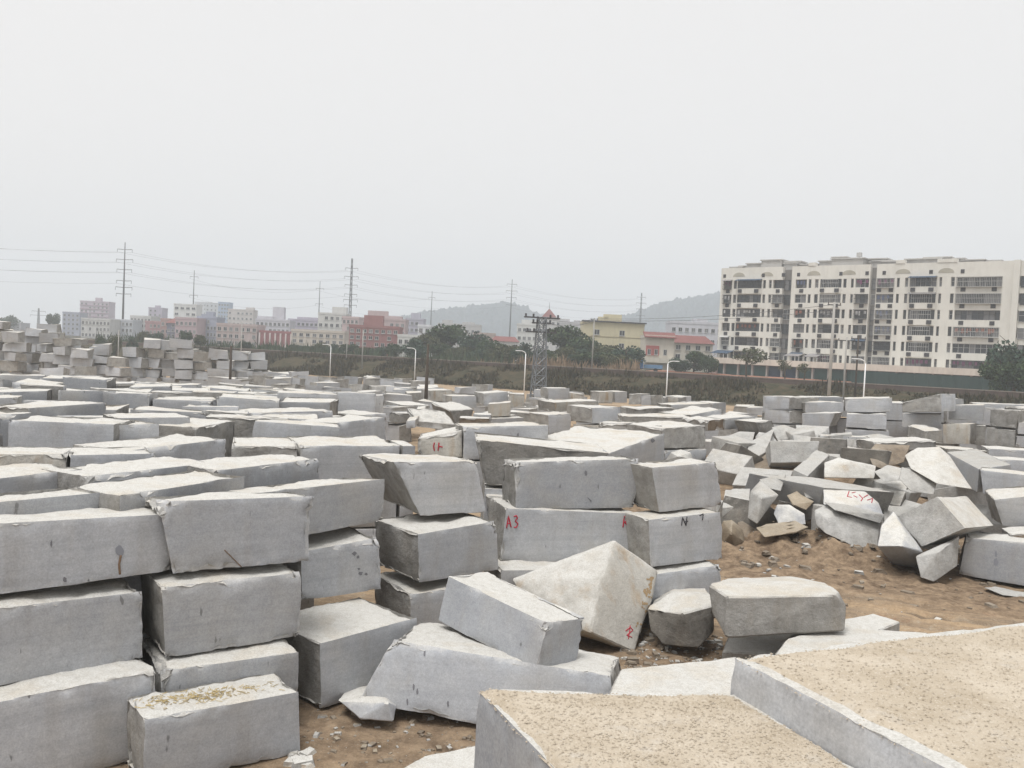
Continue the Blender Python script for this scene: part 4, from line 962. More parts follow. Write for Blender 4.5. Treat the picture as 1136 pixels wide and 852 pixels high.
# grass and scrub on the bank
GRASS_A = leafmat('bank_grass', (0.028, 0.034, 0.016), (0.085, 0.064, 0.038)); REED = leafmat('dry_reed', (0.20, 0.15, 0.10), (0.30, 0.22, 0.15))
def tufts(name, n, t0, t1, o0, o1, h0, h1, m, seed, label):
    rr = np.random.RandomState(seed); t = rr.uniform(t0, t1, n); o = rr.uniform(o0, o1, n)
    X = EL_A.x + EL_T.x * t + EL_N.x * o; Y = EL_A.y + EL_T.y * t + EL_N.y * o; Z = ground_z(X, Y)
    P = np.stack([X, Y, 0 * X], -1); cl = fbm(P, 0.16, seed, 3); k = cl > 0.40; X, Y, Z, cl = X[k], Y[k], Z[k], cl[k]; n = len(X)
    h = (h0 + (h1 - h0) * rr.rand(n) ** 2) * (0.5 + 1.4 * (cl - 0.4) / 0.3).clip(0.4, 1.6); a = rr.uniform(0, 6.3, n); w = rr.uniform(0.12, 0.35, n)
    lean = rr.normal(0, 0.25, (n, 2)) * h[:, None]
    A = np.stack([X - np.cos(a) * w, Y - np.sin(a) * w, Z - .1], -1); B = np.stack([X + np.cos(a) * w, Y + np.sin(a) * w, Z - .1], -1)
    Cc = np.stack([X + lean[:, 0], Y + lean[:, 1], Z + h], -1)
    V_ = np.stack([A, B, Cc], 1).reshape(-1, 3); Fl = np.arange(3 * n).reshape(-1, 3)
    me = bpy.data.meshes.new(name); me.from_pydata(V_.tolist(), [], Fl.tolist()); me.materials.append(m); me.update()
    tag(link(name, me), label, kind='stuff')
tufts('grass', 26000, -45, 190, -20, -1.2, 0.25, 1.0, GRASS_A, 3, 'dark weedy grass covering the bank below the road')
tufts('reeds', 1500, 62, 96, 1.0, 8, 0.8, 2.2, REED, 8, 'dry reddish reeds beside the road')
tufts('undergrowth', 5000, 100, 240, 11, 24, 0.5, 2.6, leafmat('hedge_green', (0.035, 0.06, 0.03), (0.065, 0.085, 0.045)), 12, 'dark green undergrowth beside the road before the town')

# far hills
HILLM = leafmat('wooded_hill_haze_blue', (0.010, 0.022, 0.032), (0.024, 0.042, 0.050))  # the blue of the haze is put into the hill colour
def hill(prof, d, label, seed):
    xs = np.arange(prof[0][0], prof[-1][0] + 1, 1.0); ys = np.interp(xs, [p[0] for p in prof], [p[1] for p in prof])
    ks = np.concatenate([np.linspace(-1, .15, 60), [.3, .6, 1.0]]); V_, Fl = [], []
    rr = np.random.RandomState(seed)
    for i, (x, y) in enumerate(zip(xs, ys)):
        top = at_d(x, y, d); g = Vector((top.x, top.y, 0)).normalized()
        for k in ks:
            f = math.cos(k * math.pi / 2) ** 1.3; p = top + g * (k * 330)
            z = ZR + (top.z - ZR) * f
            V_.append((p.x, p.y, z))
    n = len(ks); Va = np.array(V_); Va[:, 2] += ((fbm(Va, 0.11, seed, 3) - .5) * 24 + (fbm(Va, 0.02, seed + 4, 3) - .5) * 14) * np.clip((Va[:, 2] - ZR) / 20, 0, 1); V_ = Va.tolist()
    for i in range(len(xs) - 1):
        for k in range(n - 1): Fl.append((i * n + k, (i + 1) * n + k, (i + 1) * n + k + 1, i * n + k + 1))
    me = bpy.data.meshes.new('hill'); me.from_pydata(V_, [], Fl); me.materials.append(HILLM); me.update()
    tag(link('hill', me), label, kind='structure')
hill([(425, 366), (445, 353), (465, 348), (480, 345), (505, 343.5), (530, 341), (548, 339), (562, 337), (575, 340), (590, 347), (612, 354), (640, 366), (655, 376)], 1750, 'hazy blue wooded hill behind the town', 1)
hill([(628, 384), (655, 366), (690, 353), (720, 343), (750, 335), (775, 329), (800, 325), (850, 321), (920, 322), (1000, 331), (1100, 350), (1200, 380)], 1700, 'hazy blue hill rising behind the block of flats', 2)

# ------------------------------------------------------------------ trees
def crown_mesh(seed, n, leaf, m, lobes=11, flat=0.75):
    rr = np.random.RandomState(seed); cs = []
    for q in range(lobes):
        v = rr.normal(0, 1, 3); v /= np.linalg.norm(v); cs.append(v * np.array([.62, .62, .45]) * rr.uniform(.55, 1.0))
    cs = np.array(cs); rad = rr.uniform(.30, .50, lobes); w = rr.choice(lobes, n, p=rad ** 2 / (rad ** 2).sum())
    v = rr.normal(0, 1, (n, 3)); v /= np.linalg.norm(v, axis=1)[:, None]
    P = cs[w] + v * rad[w][:, None] * (rr.rand(n) ** 0.35)[:, None] * np.array([1, 1, flat])
    a = rr.normal(0, 1, (n, 3)); a /= np.linalg.norm(a, axis=1)[:, None]; b = np.cross(a, rr.normal(0, 1, (n, 3))); b /= np.linalg.norm(b, axis=1)[:, None]
    s = leaf * rr.uniform(.6, 1.4, n)[:, None]
    V_ = np.stack([P - a * s, P + b * s * .7, P + a * s, P - b * s * .7], 1).reshape(-1, 3)
    me = bpy.data.meshes.new('crown'); me.from_pydata(V_.tolist(), [], np.arange(4 * n).reshape(-1, 4).tolist()); me.materials.append(m); me.update(); return me
LEAF = [leafmat('dark_leaves', (0.026, 0.050, 0.024), (0.062, 0.092, 0.038)), leafmat('dull_leaves', (0.050, 0.064, 0.032), (0.105, 0.110, 0.055)), leafmat('blue_green_leaves', (0.030, 0.058, 0.042), (0.060, 0.092, 0.058))]
BARK = wallmat('bark', (0.10, 0.078, 0.058), 0.4)
CROWNS = [crown_mesh(s_, 2600, 0.055, LEAF[s_ % 3], 9 + s_ % 5) for s_ in range(6)]
SPARSE = crown_mesh(77, 900, 0.05, LEAF[1], 10, 0.6)
def trunk_mesh(h, r, seed, reach):
    rr = random.Random(seed); mb = MB()
    mb.tube([(0, 0, -0.3), (0.04 * h, 0, h * .4), (0, 0.03 * h, h * .8)], [r, r * .8, r * .45], 7)
    for q in range(5):
        a = q * 1.26 + rr.uniform(-.4, .4); z0 = h * rr.uniform(.4, .75)
        mb.tube([(0.03 * h, 0, z0), (math.cos(a) * reach * .4, math.sin(a) * reach * .4, z0 + h * .18), (math.cos(a) * reach * .75, math.sin(a) * reach * .75, z0 + h * .3)], [r * .4, r * .25, r * .1], 5)
    return mb.mesh('trunk', BARK, True)
TREE_N = 0
def tree(label, px, d, wpx, ytop, v=0, sparse=False, cat='tree', name='tree', ybot=None):
    global TREE_N
    TREE_N += 1
    g = at_d(px, 400, d); zb = gz(g.x, g.y); w = wpx * d / FPX / 2; zt = at_d(px, ytop, d).z; h = max(1.0, zt - zb)
    o = empty(name, (g.x, g.y, zb), TREE_N * 1.7); tag(o, label, cat, 'trees and bushes before the town')
    link('trunk', trunk_mesh(h, 0.03 * h + 0.05, TREE_N, w), o)
    c = link('crown', SPARSE if sparse else CROWNS[v % 6], o); hz = h * (0.54 if not sparse else 0.36)
    if cat == 'bush': hz = h * .6
    c.location = (0, 0, h - hz * 0.80); c.scale = (w / 0.86, w / 0.86, hz / 0.74)
    return o
T = tree
T('broad dark tree mass, tallest of the clump left of the steel pylon', 499, 232, 58, 359, 0)
T('dark round tree at the left shoulder of the big clump', 474, 228, 40, 367, 1)
T('dark green tree at the right shoulder of the big clump', 523, 226, 44, 366, 2)
T('low spreading tree closing the big clump on its right', 545, 220, 40, 376, 3)
T('low bush mass between the big clump and the street lamp', 565, 210, 42, 383, 4, cat='bush', name='bush')
T('bush just left of the steel pylon', 585, 205, 36, 381, 5, cat='bush', name='bush')
T('tall dark tree directly behind the steel pylon', 622, 215, 56, 360, 0)
T('dense tree between steel pylon and yellow building', 645, 206, 48, 372, 3)
T('round dark tree before the yellow building', 672, 200, 50, 380, 1)
T('round dark tree beside the blue truck', 694, 196, 44, 382, 2)
T('low dark bush in front of the yellow building', 655, 192, 50, 390, 0, cat='bush', name='bush')
T('low bush touching the blue truck', 684, 188, 40, 393, 4, cat='bush', name='bush')
T('bush below the clump, near the dry reeds', 462, 216, 40, 377, 5, cat='bush', name='bush')
T('dark tree between the red roofed house and the flats', 770, 208, 34, 389, 0)
T('bush at the corner of the block of flats', 786, 200, 24, 393, 3, cat='bush', name='bush')
T('thin crowned street tree in front of the block of flats', 829, 172, 46, 384, 0, sparse=True)
T('small bare street tree before the shops', 872, 168, 22, 398, 0, sparse=True)
T('small street tree before the dark shop shutter', 893, 165, 18, 402, 0, sparse=True)
T('large dark tree at the frame edge before the flats', 1127, 150, 60, 376, 2)
T('dark bush under the tree at the frame edge', 1112, 140, 46, 400, 0, cat='bush', name='bush')
T('bush cut by the frame edge', 1146, 138, 50, 398, 3, cat='bush', name='bush')
for i, (x, dd, y, w, what) in enumerate(((485, 222, 381, 34, 'under the left half of the big clump'), (508, 220, 383, 34, 'under the middle of the big clump'), (532, 216, 385, 34, 'under the right half of the big clump'), (605, 206, 386, 36, 'directly behind the steel pylon legs'), (630, 203, 385, 40, 'under the tall tree behind the pylon'), (645, 198, 388, 34, 'at the foot of the slender grey pole'), (668, 194, 391, 40, 'between the slender pole and the truck'), (550, 214, 386, 30, 'before the red roofed white house'), (756, 206, 396, 26, 'before the cream house wing'))):
    T(f'dark understorey bush {what}', x, dd, w, y, i, cat='bush', name='bush')
hx = [(297, 382), (312, 384), (327, 381), (342, 383), (357, 380), (372, 382), (386, 381), (402, 384), (420, 383), (438, 380)]
for i, (x, y) in enumerate(hx):
    T(f'hedge bush along the far road, {ORD[i]} from the left', x, 238 - 1.2 * i, 23, y, i, cat='bush', name='bush')
for i, (x, y, d_) in enumerate(((57, 347, 420), (158, 366, 240), (172, 367, 238), (112, 371, 200), (128, 372, 200), (146, 374, 205), (205, 367, 230), (222, 370, 225), (272, 377, 215), (8, 349, 520))):
    T(f'hazy tree among the far town buildings, {ORD[i]} of the scattered ones' if False else ('round hazy tree standing alone left of the tall mauve block', 'bluish green tree below the pale long building', 'bluish green tree next to the pink building', 'scrub bush behind the far stacks, first in its row', 'scrub bush behind the far stacks, second in its row', 'scrub bush behind the far stacks at the tall mast foot', 'tree below the pink windowed building', 'tree below the blue grey building', 'tree before the long pink building', 'hazy tree clump at the frame edge above the far stacks')[i], x, d_, 16 if i not in (9,) else 26, y, i)

# ------------------------------------------------------------------ town buildings
def wcol(c): return wallmat('wall_' + '_'.join(str(int(v * 100)) for v in c), c, 0.30)
ROOFG = wallmat('roof_grey', (0.26, 0.25, 0.25), 0.3); REDTILE = wallmat('red_tile', (0.20, 0.085, 0.078), 0.4); FRAMEW = mat('window_frame', (0.45, 0.45, 0.44), 0.6)
def window_mesh(w, h, dark=True):
    mb = MB(); t = min(0.09, w * .1)
    for (a, b, c_, e) in ((-w / 2, w / 2, 0, t), (-w / 2, w / 2, h - t, h), (-w / 2, -w / 2 + t, t, h - t), (w / 2 - t, w / 2, t, h - t), (-t / 2, t / 2, t, h - t)):
        mb.box(a, b, -0.10, 0.02, c_, e, 0)
    mb.box(-w / 2 - .12, w / 2 + .12, -0.22, 0.02, -0.10, -0.002, 0)
    mb.box(-w / 2 + t, w / 2 - t, -0.03, 0.02, t, h - t, 1); return mb.mesh('window', [FRAMEW, GLASS if dark else GLASSB])
def town(label, x0, x1, yt, d, col, floors, cols, dep=10.0, hut=None, roof='flat', strips=None, yaw=0.0, win=(1.3, 1.4), zb=ZR, band=None, cat='building', name='town_building'):
    xc = (x0 + x1) / 2; a, b = at_d(x0, 400, d), at_d(x1, 400, d); W_ = math.hypot(b.x - a.x, b.y - a.y); g = (a + b) / 2
    h = at_d(xc, yt, d).z - zb; f = math.atan2(b.y - a.y, b.x - a.x) + yaw
    o = empty(name, (g.x, g.y, zb), f); tag(o, label, cat, 'town buildings beyond the road')
    m = wcol(col)
    MB().box(-W_ / 2, W_ / 2, 0, dep, -1, h - .8 if roof == 'flat' else h * .78).obj('wall', m, o)
    if roof == 'flat':
        mb = MB(); t = .25
        mb.box(-W_ / 2 - .12, W_ / 2 + .12, -.12, t, h - .8, h, 0); mb.box(-W_ / 2 - .12, W_ / 2 + .12, dep - t, dep + .12, h - .8, h, 0)
        mb.box(-W_ / 2 - .12, -W_ / 2 + t, t, dep - t, h - .8, h, 0); mb.box(W_ / 2 - t, W_ / 2 + .12, t, dep - t, h - .8, h, 0); mb.obj('parapet', m, o)
        MB().box(-W_ / 2 + t + .01, W_ / 2 - t - .01, t + .01, dep - t - .01, h - .8, h - .55).obj('roof', ROOFG, o)
    else:
        hb = h * .78; e = .5; v = [(-W_ / 2 - e, -e, hb), (W_ / 2 + e, -e, hb), (W_ / 2 + e, dep + e, hb), (-W_ / 2 - e, dep + e, hb), (-W_ / 2 + 1.2, dep * .5, h), (W_ / 2 - 1.2, dep * .5, h)]
        MB().add(v, [(0, 1, 5, 4), (1, 2, 5), (2, 3, 4, 5), (3, 0, 4), (3, 2, 1, 0)]).obj('roof', REDTILE, o)
    if hut:
        for (u, w, hh) in hut:
            MB().box(u * W_ - w / 2, u * W_ + w / 2, dep * .3, dep * .3 + 3, h - .55, h + hh).obj('roof_hut', m, o)
    if band is not None:
        bm_ = wcol(band)
        fh = (h - .8) / max(1, floors)
        for k in range(floors): MB().box(-W_ / 2 - .05, W_ / 2 + .05, -.35, -.003, k * fh + fh * .05, k * fh + fh * .2).obj('floor_band', bm_, o)
    if strips:
        sm = wcol(strips[1])
        for k in range(strips[0] + 1):
            u = -W_ / 2 + W_ * k / strips[0]; MB().box(u - .25, u + .25, -.3, -.002, 0, h - .8).obj('pilaster', sm, o)
    if cols:
        hh_ = (h - 1) if roof == 'flat' else h * .76; fh = hh_ / floors; rr = random.Random(int(x0 * 7 + d)); ww = min(win[0], W_ / cols * .62); wh = min(win[1], fh * .55)
        ms = [window_mesh(ww, wh, True), window_mesh(ww, wh, False)]
        for k in range(floors):
            for c_ in range(cols):
                if rr.random() < .07: continue
                q = link('window', ms[0] if rr.random() < .75 else ms[1], o); q.location = (-W_ / 2 + W_ * (c_ + .5) / cols, 0, k * fh + fh * .32)
    return o
B = town
# far left group
B('low pale hazy building at the frame edge above the far stacks', -15, 22, 357, 520, (.42, .42, .45), 4, 6)
B('tall mauve apartment block standing above the others', 87, 119, 334, 620, (.47, .40, .46), 9, 7, hut=[(.05, 4, 2.6)], band=(.35, .24, .30))
B('small bluish building left of the tall mauve block', 68, 87, 346, 520, (.36, .38, .46), 5, 4)
B('pale low building with many windows in front of the mauve block', 89, 121, 353, 380, (.56, .56, .55), 3, 8)
B('pale narrow building beside the big mast', 121, 146, 354, 390, (.50, .52, .56), 3, 6)
B('long pale building with small windows right of the big mast', 143, 166, 350, 400, (.56, .56, .55), 4, 6)
B('slim mauve tower behind the pink building', 163, 178, 341, 600, (.42, .38, .46), 7, 3, hut=[(0, 3, 1.5)])
B('short pink building below the slim mauve tower', 160, 177, 356, 360, (.40, .25, .26), 3, 4)
B('salmon building with dark pointed tower beside it', 177, 187, 353, 350, (.40, .27, .25), 3, 2)
o_ = B('narrow dark building with pointed roof', 184, 193, 352, 345, (.20, .20, .27), 4, 2, roof='hip')
B('white flat block with wide dark windows', 191, 216, 337, 520, (.66, .66, .65), 6, 4, win=(3.2, 1.4))
B('pink building with dark square windows', 193, 217, 352, 340, (.46, .35, .37), 3, 5)
B('blue grey building with many small windows', 217, 239, 351, 350, (.33, .35, .43), 4, 6, hut=[(.0, 3, 2), (-.3, 2, 1)])
B('pale tower left of the blue glass tower', 226, 244, 336, 760, (.52, .54, .56), 9, 4)
B('blue glass tower, tallest in its cluster', 240, 252, 335, 700, (.33, .41, .54), 10, 4)
B('wide beige block right of the blue glass tower', 251, 279, 343, 560, (.55, .51, .49), 6, 6, hut=[(.3, 5, 1.5)])
B('very pale hazy block behind the white flat block', 214, 232, 335, 900, (.55, .56, .58), 9, 4)
B('long pink building with few dark windows above the far stacks', 239, 284, 359, 300, (.46, .38, .37), 3, 7)
B('white building with mauve roof sheds', 282, 320, 354, 380, (.56, .55, .60), 4, 8, hut=[(.1, 5, 5.5), (-.25, 8, 1.2)])
B('red brick hall with white pilasters', 287, 322, 367, 300, (.30, .125, .13), 2, 0, strips=(6, (.62, .56, .55)))
B('lilac low building right of the white one', 318, 356, 354, 400, (.45, .42, .50), 4, 8, hut=[(.0, 9, 1.0)])
B('cream building with regular square windows', 322, 381, 366, 290, (.56, .51, .45), 3, 8)
B('white four storey block at the thin mast foot', 351, 382, 347, 360, (.58, .58, .56), 5, 5, hut=[(.2, 6, 2.6)])
B('pinkish block next to the red brick building', 378, 396, 351, 330, (.54, .43, .43), 5, 4)
B('long low pink block behind the red brick building', 394, 448, 353, 350, (.46, .36, .36), 4, 9, hut=[(-.1, 8, 3.0), (.25, 6, 1.2)])
B('red brick building with the widest facade', 386, 441, 361, 272, (.29, .145, .14), 4, 8, hut=[(-.05, 6, 3.2)])
B('white house with dark doorway beside the red brick building', 440, 466, 371, 265, (.62, .62, .60), 2, 4)
B('lilac grey building with roof shed left of the trees', 448, 468, 353, 380, (.44, .43, .50), 5, 4, hut=[(0, 4, 2.4)])
B('white narrow house at the edge of the trees', 462, 476, 360, 300, (.66, .67, .70), 4, 2)
B('low white roofed building above the tree clump', 484, 532, 359, 420, (.48, .47, .46), 3, 8, hut=[(-.3, 5, 1.6), (.2, 6, 1.0)])
B('low pink house right of the tree clump', 524, 548, 369, 320, (.46, .38, .35), 2, 4)
B('low white house with red roof in the trees', 544, 574, 373, 300, (.62, .60, .58), 2, 5, roof='hip', name='house', cat='house')
B('white building with two rows of windows left of the steel pylon', 572, 600, 359, 360, (.62, .62, .60), 4, 5, hut=[(.1, 9, 1.6)])
B('pale building under the red pagoda roof', 598, 620, 352, 420, (.56, .55, .54), 5, 4)
B('pale block right of the pagoda roof', 618, 644, 357, 420, (.52, .51, .52), 4, 5, hut=[(-.2, 4, 1.4), (.3, 3, 1.0)])
# pagoda roof
g = at_d(609, 352, 430); zt_, zb_ = at_d(609, 343, 430).z, at_d(609, 352, 430).z
pg = empty('pagoda_roof', (g.x, g.y, zb_)); tag(pg, 'small red pyramid roof with spire on the pale building', 'roof pavilion', 'town buildings beyond the road')
MB().prism([(-2, -2), (2, -2), (2, 2), (-2, 2)], -3, 0).obj('wall', wcol((.5, .45, .42)), pg)
hh = zt_ - zb_; MB().add([(-3.6, -3.6, 0), (3.6, -3.6, 0), (3.6, 3.6, 0), (-3.6, 3.6, 0), (-.3, -.3, hh), (.3, -.3, hh), (.3, .3, hh), (-.3, .3, hh)], [(0, 1, 5, 4), (1, 2, 6, 5), (2, 3, 7, 6), (3, 0, 4, 7), (4, 5, 6, 7), (3, 2, 1, 0)]).obj('roof', REDTILE, pg)
MB().tube([(0, 0, hh - .2), (0, 0, hh + 3.5)], [.16, .05]).obj('spire', DARKMETAL, pg)
# yellow building
yb = B('yellow rendered building with two small windows and a dark roof line', 645, 713, 357, 245, (.58, .53, .37), 4, 0, hut=[(.0, 5, 2.2), (-.15, 3, 1.4)], name='yellow_building')
a_, b_ = at_d(645, 400, 245), at_d(713, 400, 245); Wd = (b_ - a_).length; hY = at_d(679, 357, 245).z - ZR
MB().box(-Wd / 2 - .5, Wd / 2 + .5, -.6, -.13, hY - .25, hY + .12).obj('roof_edge', DARKMETAL, yb)
MB().box(-Wd / 2 - .05, Wd / 2 + .05, -.09, -.004, hY * .66, hY * .66 + .18).obj('floor_band', wcol((.38, .33, .22)), yb)
for (u, z) in ((-.27, .70), (.14, .70), (.14, .42), (-.27, .42)):
    q = link('window', window_mesh(1.5, 1.5), yb); q.location = (u * Wd, 0, hY * z)
# red roofed house
hs = B('cream house with red roof and red tiled balcony front', 715, 747, 372, 226, (.60, .56, .49), 3, 0, dep=9, roof='flat', name='house', cat='house')
a_, b_ = at_d(715, 400, 226), at_d(747, 400, 226); Wd = (b_ - a_).length; hY = at_d(731, 372, 226).z - ZR
MB().add([(-Wd / 2 - .4, -.9, hY - .5), (Wd / 2 + .4, -.9, hY - .5), (Wd / 2 + .4, 2.6, hY + .9), (-Wd / 2 - .4, 2.6, hY + .9), (-Wd / 2 - .4, -.9, hY - .7), (Wd / 2 + .4, -.9, hY - .7), (Wd / 2 + .4, 2.6, hY + .7), (-Wd / 2 - .4, 2.6, hY + .7)], [(0, 1, 2, 3), (7, 6, 5, 4), (4, 5, 1, 0), (5, 6, 2, 1), (6, 7, 3, 2), (7, 4, 0, 3)]).obj('roof', REDTILE, hs)
MB().box(-Wd / 2 + .2, -Wd / 2 + Wd * .48, -.25, -.003, hY * .42, hY * .70).obj('balcony_front', wcol((.40, .13, .12)), hs)
for (u, z) in ((-.36, .44), (-.12, .44), (.2, .44)): q = link('window', window_mesh(.9, 1.5), hs); q.location = (u * Wd, -.26 if u < 0 else 0, hY * z)
MB().box(-Wd / 2 - .1, Wd / 2 + .1, -1.2, -.004, hY * .22, hY * .36).obj('balcony', wcol((.58, .55, .48)), hs)
h2 = B('cream house wing with red roof and scattered windows', 746, 790, 372, 232, (.58, .55, .49), 3, 4, dep=9, roof='hip', name='house', cat='house')
B('white hazy building with blue windows behind the red roofs', 742, 800, 357, 300, (.56, .56, .60), 4, 8, hut=[(.1, 5, 1.2)])
# ------------------------------------------------------------------ block of flats
FW = wallmat('flats_wall', (0.67, 0.655, 0.605), 0.25); FW2 = wallmat('flats_recess_shade', (0.20, 0.19, 0.18), 0.3); PODM = wallmat('podium_band', (0.62, 0.57, 0.50), 0.45); TEAL = wallmat('teal_shutter', (0.045, 0.105, 0.10), 0.4); PINKW = wallmat('pink_render', (0.42, 0.31, 0.28), 0.3); NAVY = wallmat('navy_shutter', (0.045, 0.075, 0.12), 0.3)  # recess and core wall colour darkened to stand in for shade
p0, p1 = at_d(797, 400, 211), at_d(1122, 400, 171); p0.z = p1.z = ZR
fu = (p1 - p0).normalized(); fn = Vector((fu.y, -fu.x, 0)); FL = (p1 - p0).length          # fn points towards the yard
fl = empty('block_of_flats', p0, math.atan2(fu.y, fu.x)); tag(fl, 'long cream six storey block of flats with shops below', 'apartment block')
def uof(px, z, n=0.0):
    y = 426.0; base = p0 + fn * n
    for _ in range(4):
        r_ = ray(px, y); k = (base - CAM).dot(fn) / r_.dot(fn); p = CAM + r_ * k
        q = proj(Vector((p.x, p.y, z))); y = q[1]
    return (p - p0).dot(fu)
RC = [8.1 - ZR + 3.38 * k for k in range(6)]; HW = 0.98                       # window band centres, half height
zc5 = RC[5] + ZR
opn = [(803, 812, 'W'), (814, 817.5, 'N'), (818.5, 845, 'B'), (846.5, 849.5, 'N'), (853, 856, 'N'), (857.5, 868, 'W'), (868, 878, 'R'), (882.6, 895, 'W'), (897, 900, 'N'), (904, 908, 'N'), (910, 933.5, 'B'), (935.5, 939, 'N'), (944, 947, 'N'), (949, 964, 'W'), (965, 972, 'R'), (972.5, 992, 'W'), (995, 998, 'N'), (1004, 1007.5, 'N'), (1009.5, 1039, 'B'), (1042, 1045, 'N'), (1055, 1059, 'N'), (1061, 1112, 'W')]
OP = [(uof(a, zc5), uof(b, zc5), k) for a, b, k in opn]
TOPZ = 29.0 - ZR
# local frame: x along the front, y backwards into the building (minus = towards the yard), z up
mb = MB()
u_end = FL; segs = []; last = -0.5
for (a, b, k) in OP:
    if k == 'R': segs.append((last, a)); last = b
segs.append((last, u_end - .6))
zb_prev = RC[0] - HW - 1.35
bands = []
for k in range(6):
    bands.append((zb_prev, RC[k] - HW)); zb_prev = RC[k] + HW
bands.append((zb_prev, TOPZ))
for (z0, z1) in bands:
    for (s0, s1) in segs: mb.box(s0, s1, 0, 1.25, z0, z1)
for k in range(6):
    last = -0.5; z0, z1 = RC[k] - HW, RC[k] + HW
    for (a, b, kk) in OP:
        if a - last > 0.05: mb.box(last, a, 0.004, 1.246, z0, z1)
        last = b
    if u_end - .6 - last > .05: mb.box(last, u_end - .6, 0.004, 1.246, z0, z1)
mb.obj('wall', FW, fl)
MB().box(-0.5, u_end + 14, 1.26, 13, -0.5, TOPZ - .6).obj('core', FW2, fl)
MB().box(-0.502, -0.45, 1.26, 13, 0, TOPZ - .3).obj('end_wall', FW, fl)
MB().box(u_end - .6, u_end + .5, -0.5, 1.25, -0.2, TOPZ + .1).obj('pilaster', FW, fl)
# wing past the pilaster, cut by the frame edge
mw = MB()
for (z0, z1) in bands: mw.box(u_end + .5, u_end + 14, 0.35, 1.255, z0, z1)
mw.obj('wing_wall', FW, fl)
rr = random.Random(9)
def glazing(a, b, z0, z1, y, nm):
    mb = MB(); w = b - a; n = max(1, round(w / 1.05)); t = .07
    tint = rr.choice((0, 0, 1))
    for k in range(n + 1): mb.box(a + w * k / n - t / 2, a + w * k / n + t / 2, y - .09, y + .02, z0, z1, 0)
    mb.box(a, b, y - .1, y + .02, z0, z0 + .08, 0); mb.box(a, b, y - .1, y + .02, z1 - .1, z1, 0); mb.box(a, b, y - .095, y + .02, z0 + (z1 - z0) * .55, z0 + (z1 - z0) * .55 + .06, 0)
    for k in range(n):
        mb.box(a + w * k / n + t / 2, a + w * (k + 1) / n - t / 2, y - .02, y + .02, z0 + .08, z1 - .1, 1 + (rr.random() < .3))
    return mb.obj(nm, [FRAMEW if tint else DARKMETAL, GLASS, GLASSB], fl)
ACB = mat('hole_shade_black', (0.045, 0.045, 0.05), 0.6); BALC = FW  # black boxes paint the shade inside air conditioner holes and vents
CLOTH = [mat('cloth_' + n_, c_, .9) for n_, c_ in (('plum', (.16, .06, .12)), ('slate', (.10, .12, .20)), ('white', (.5, .5, .5)), ('rust', (.25, .10, .07)))]
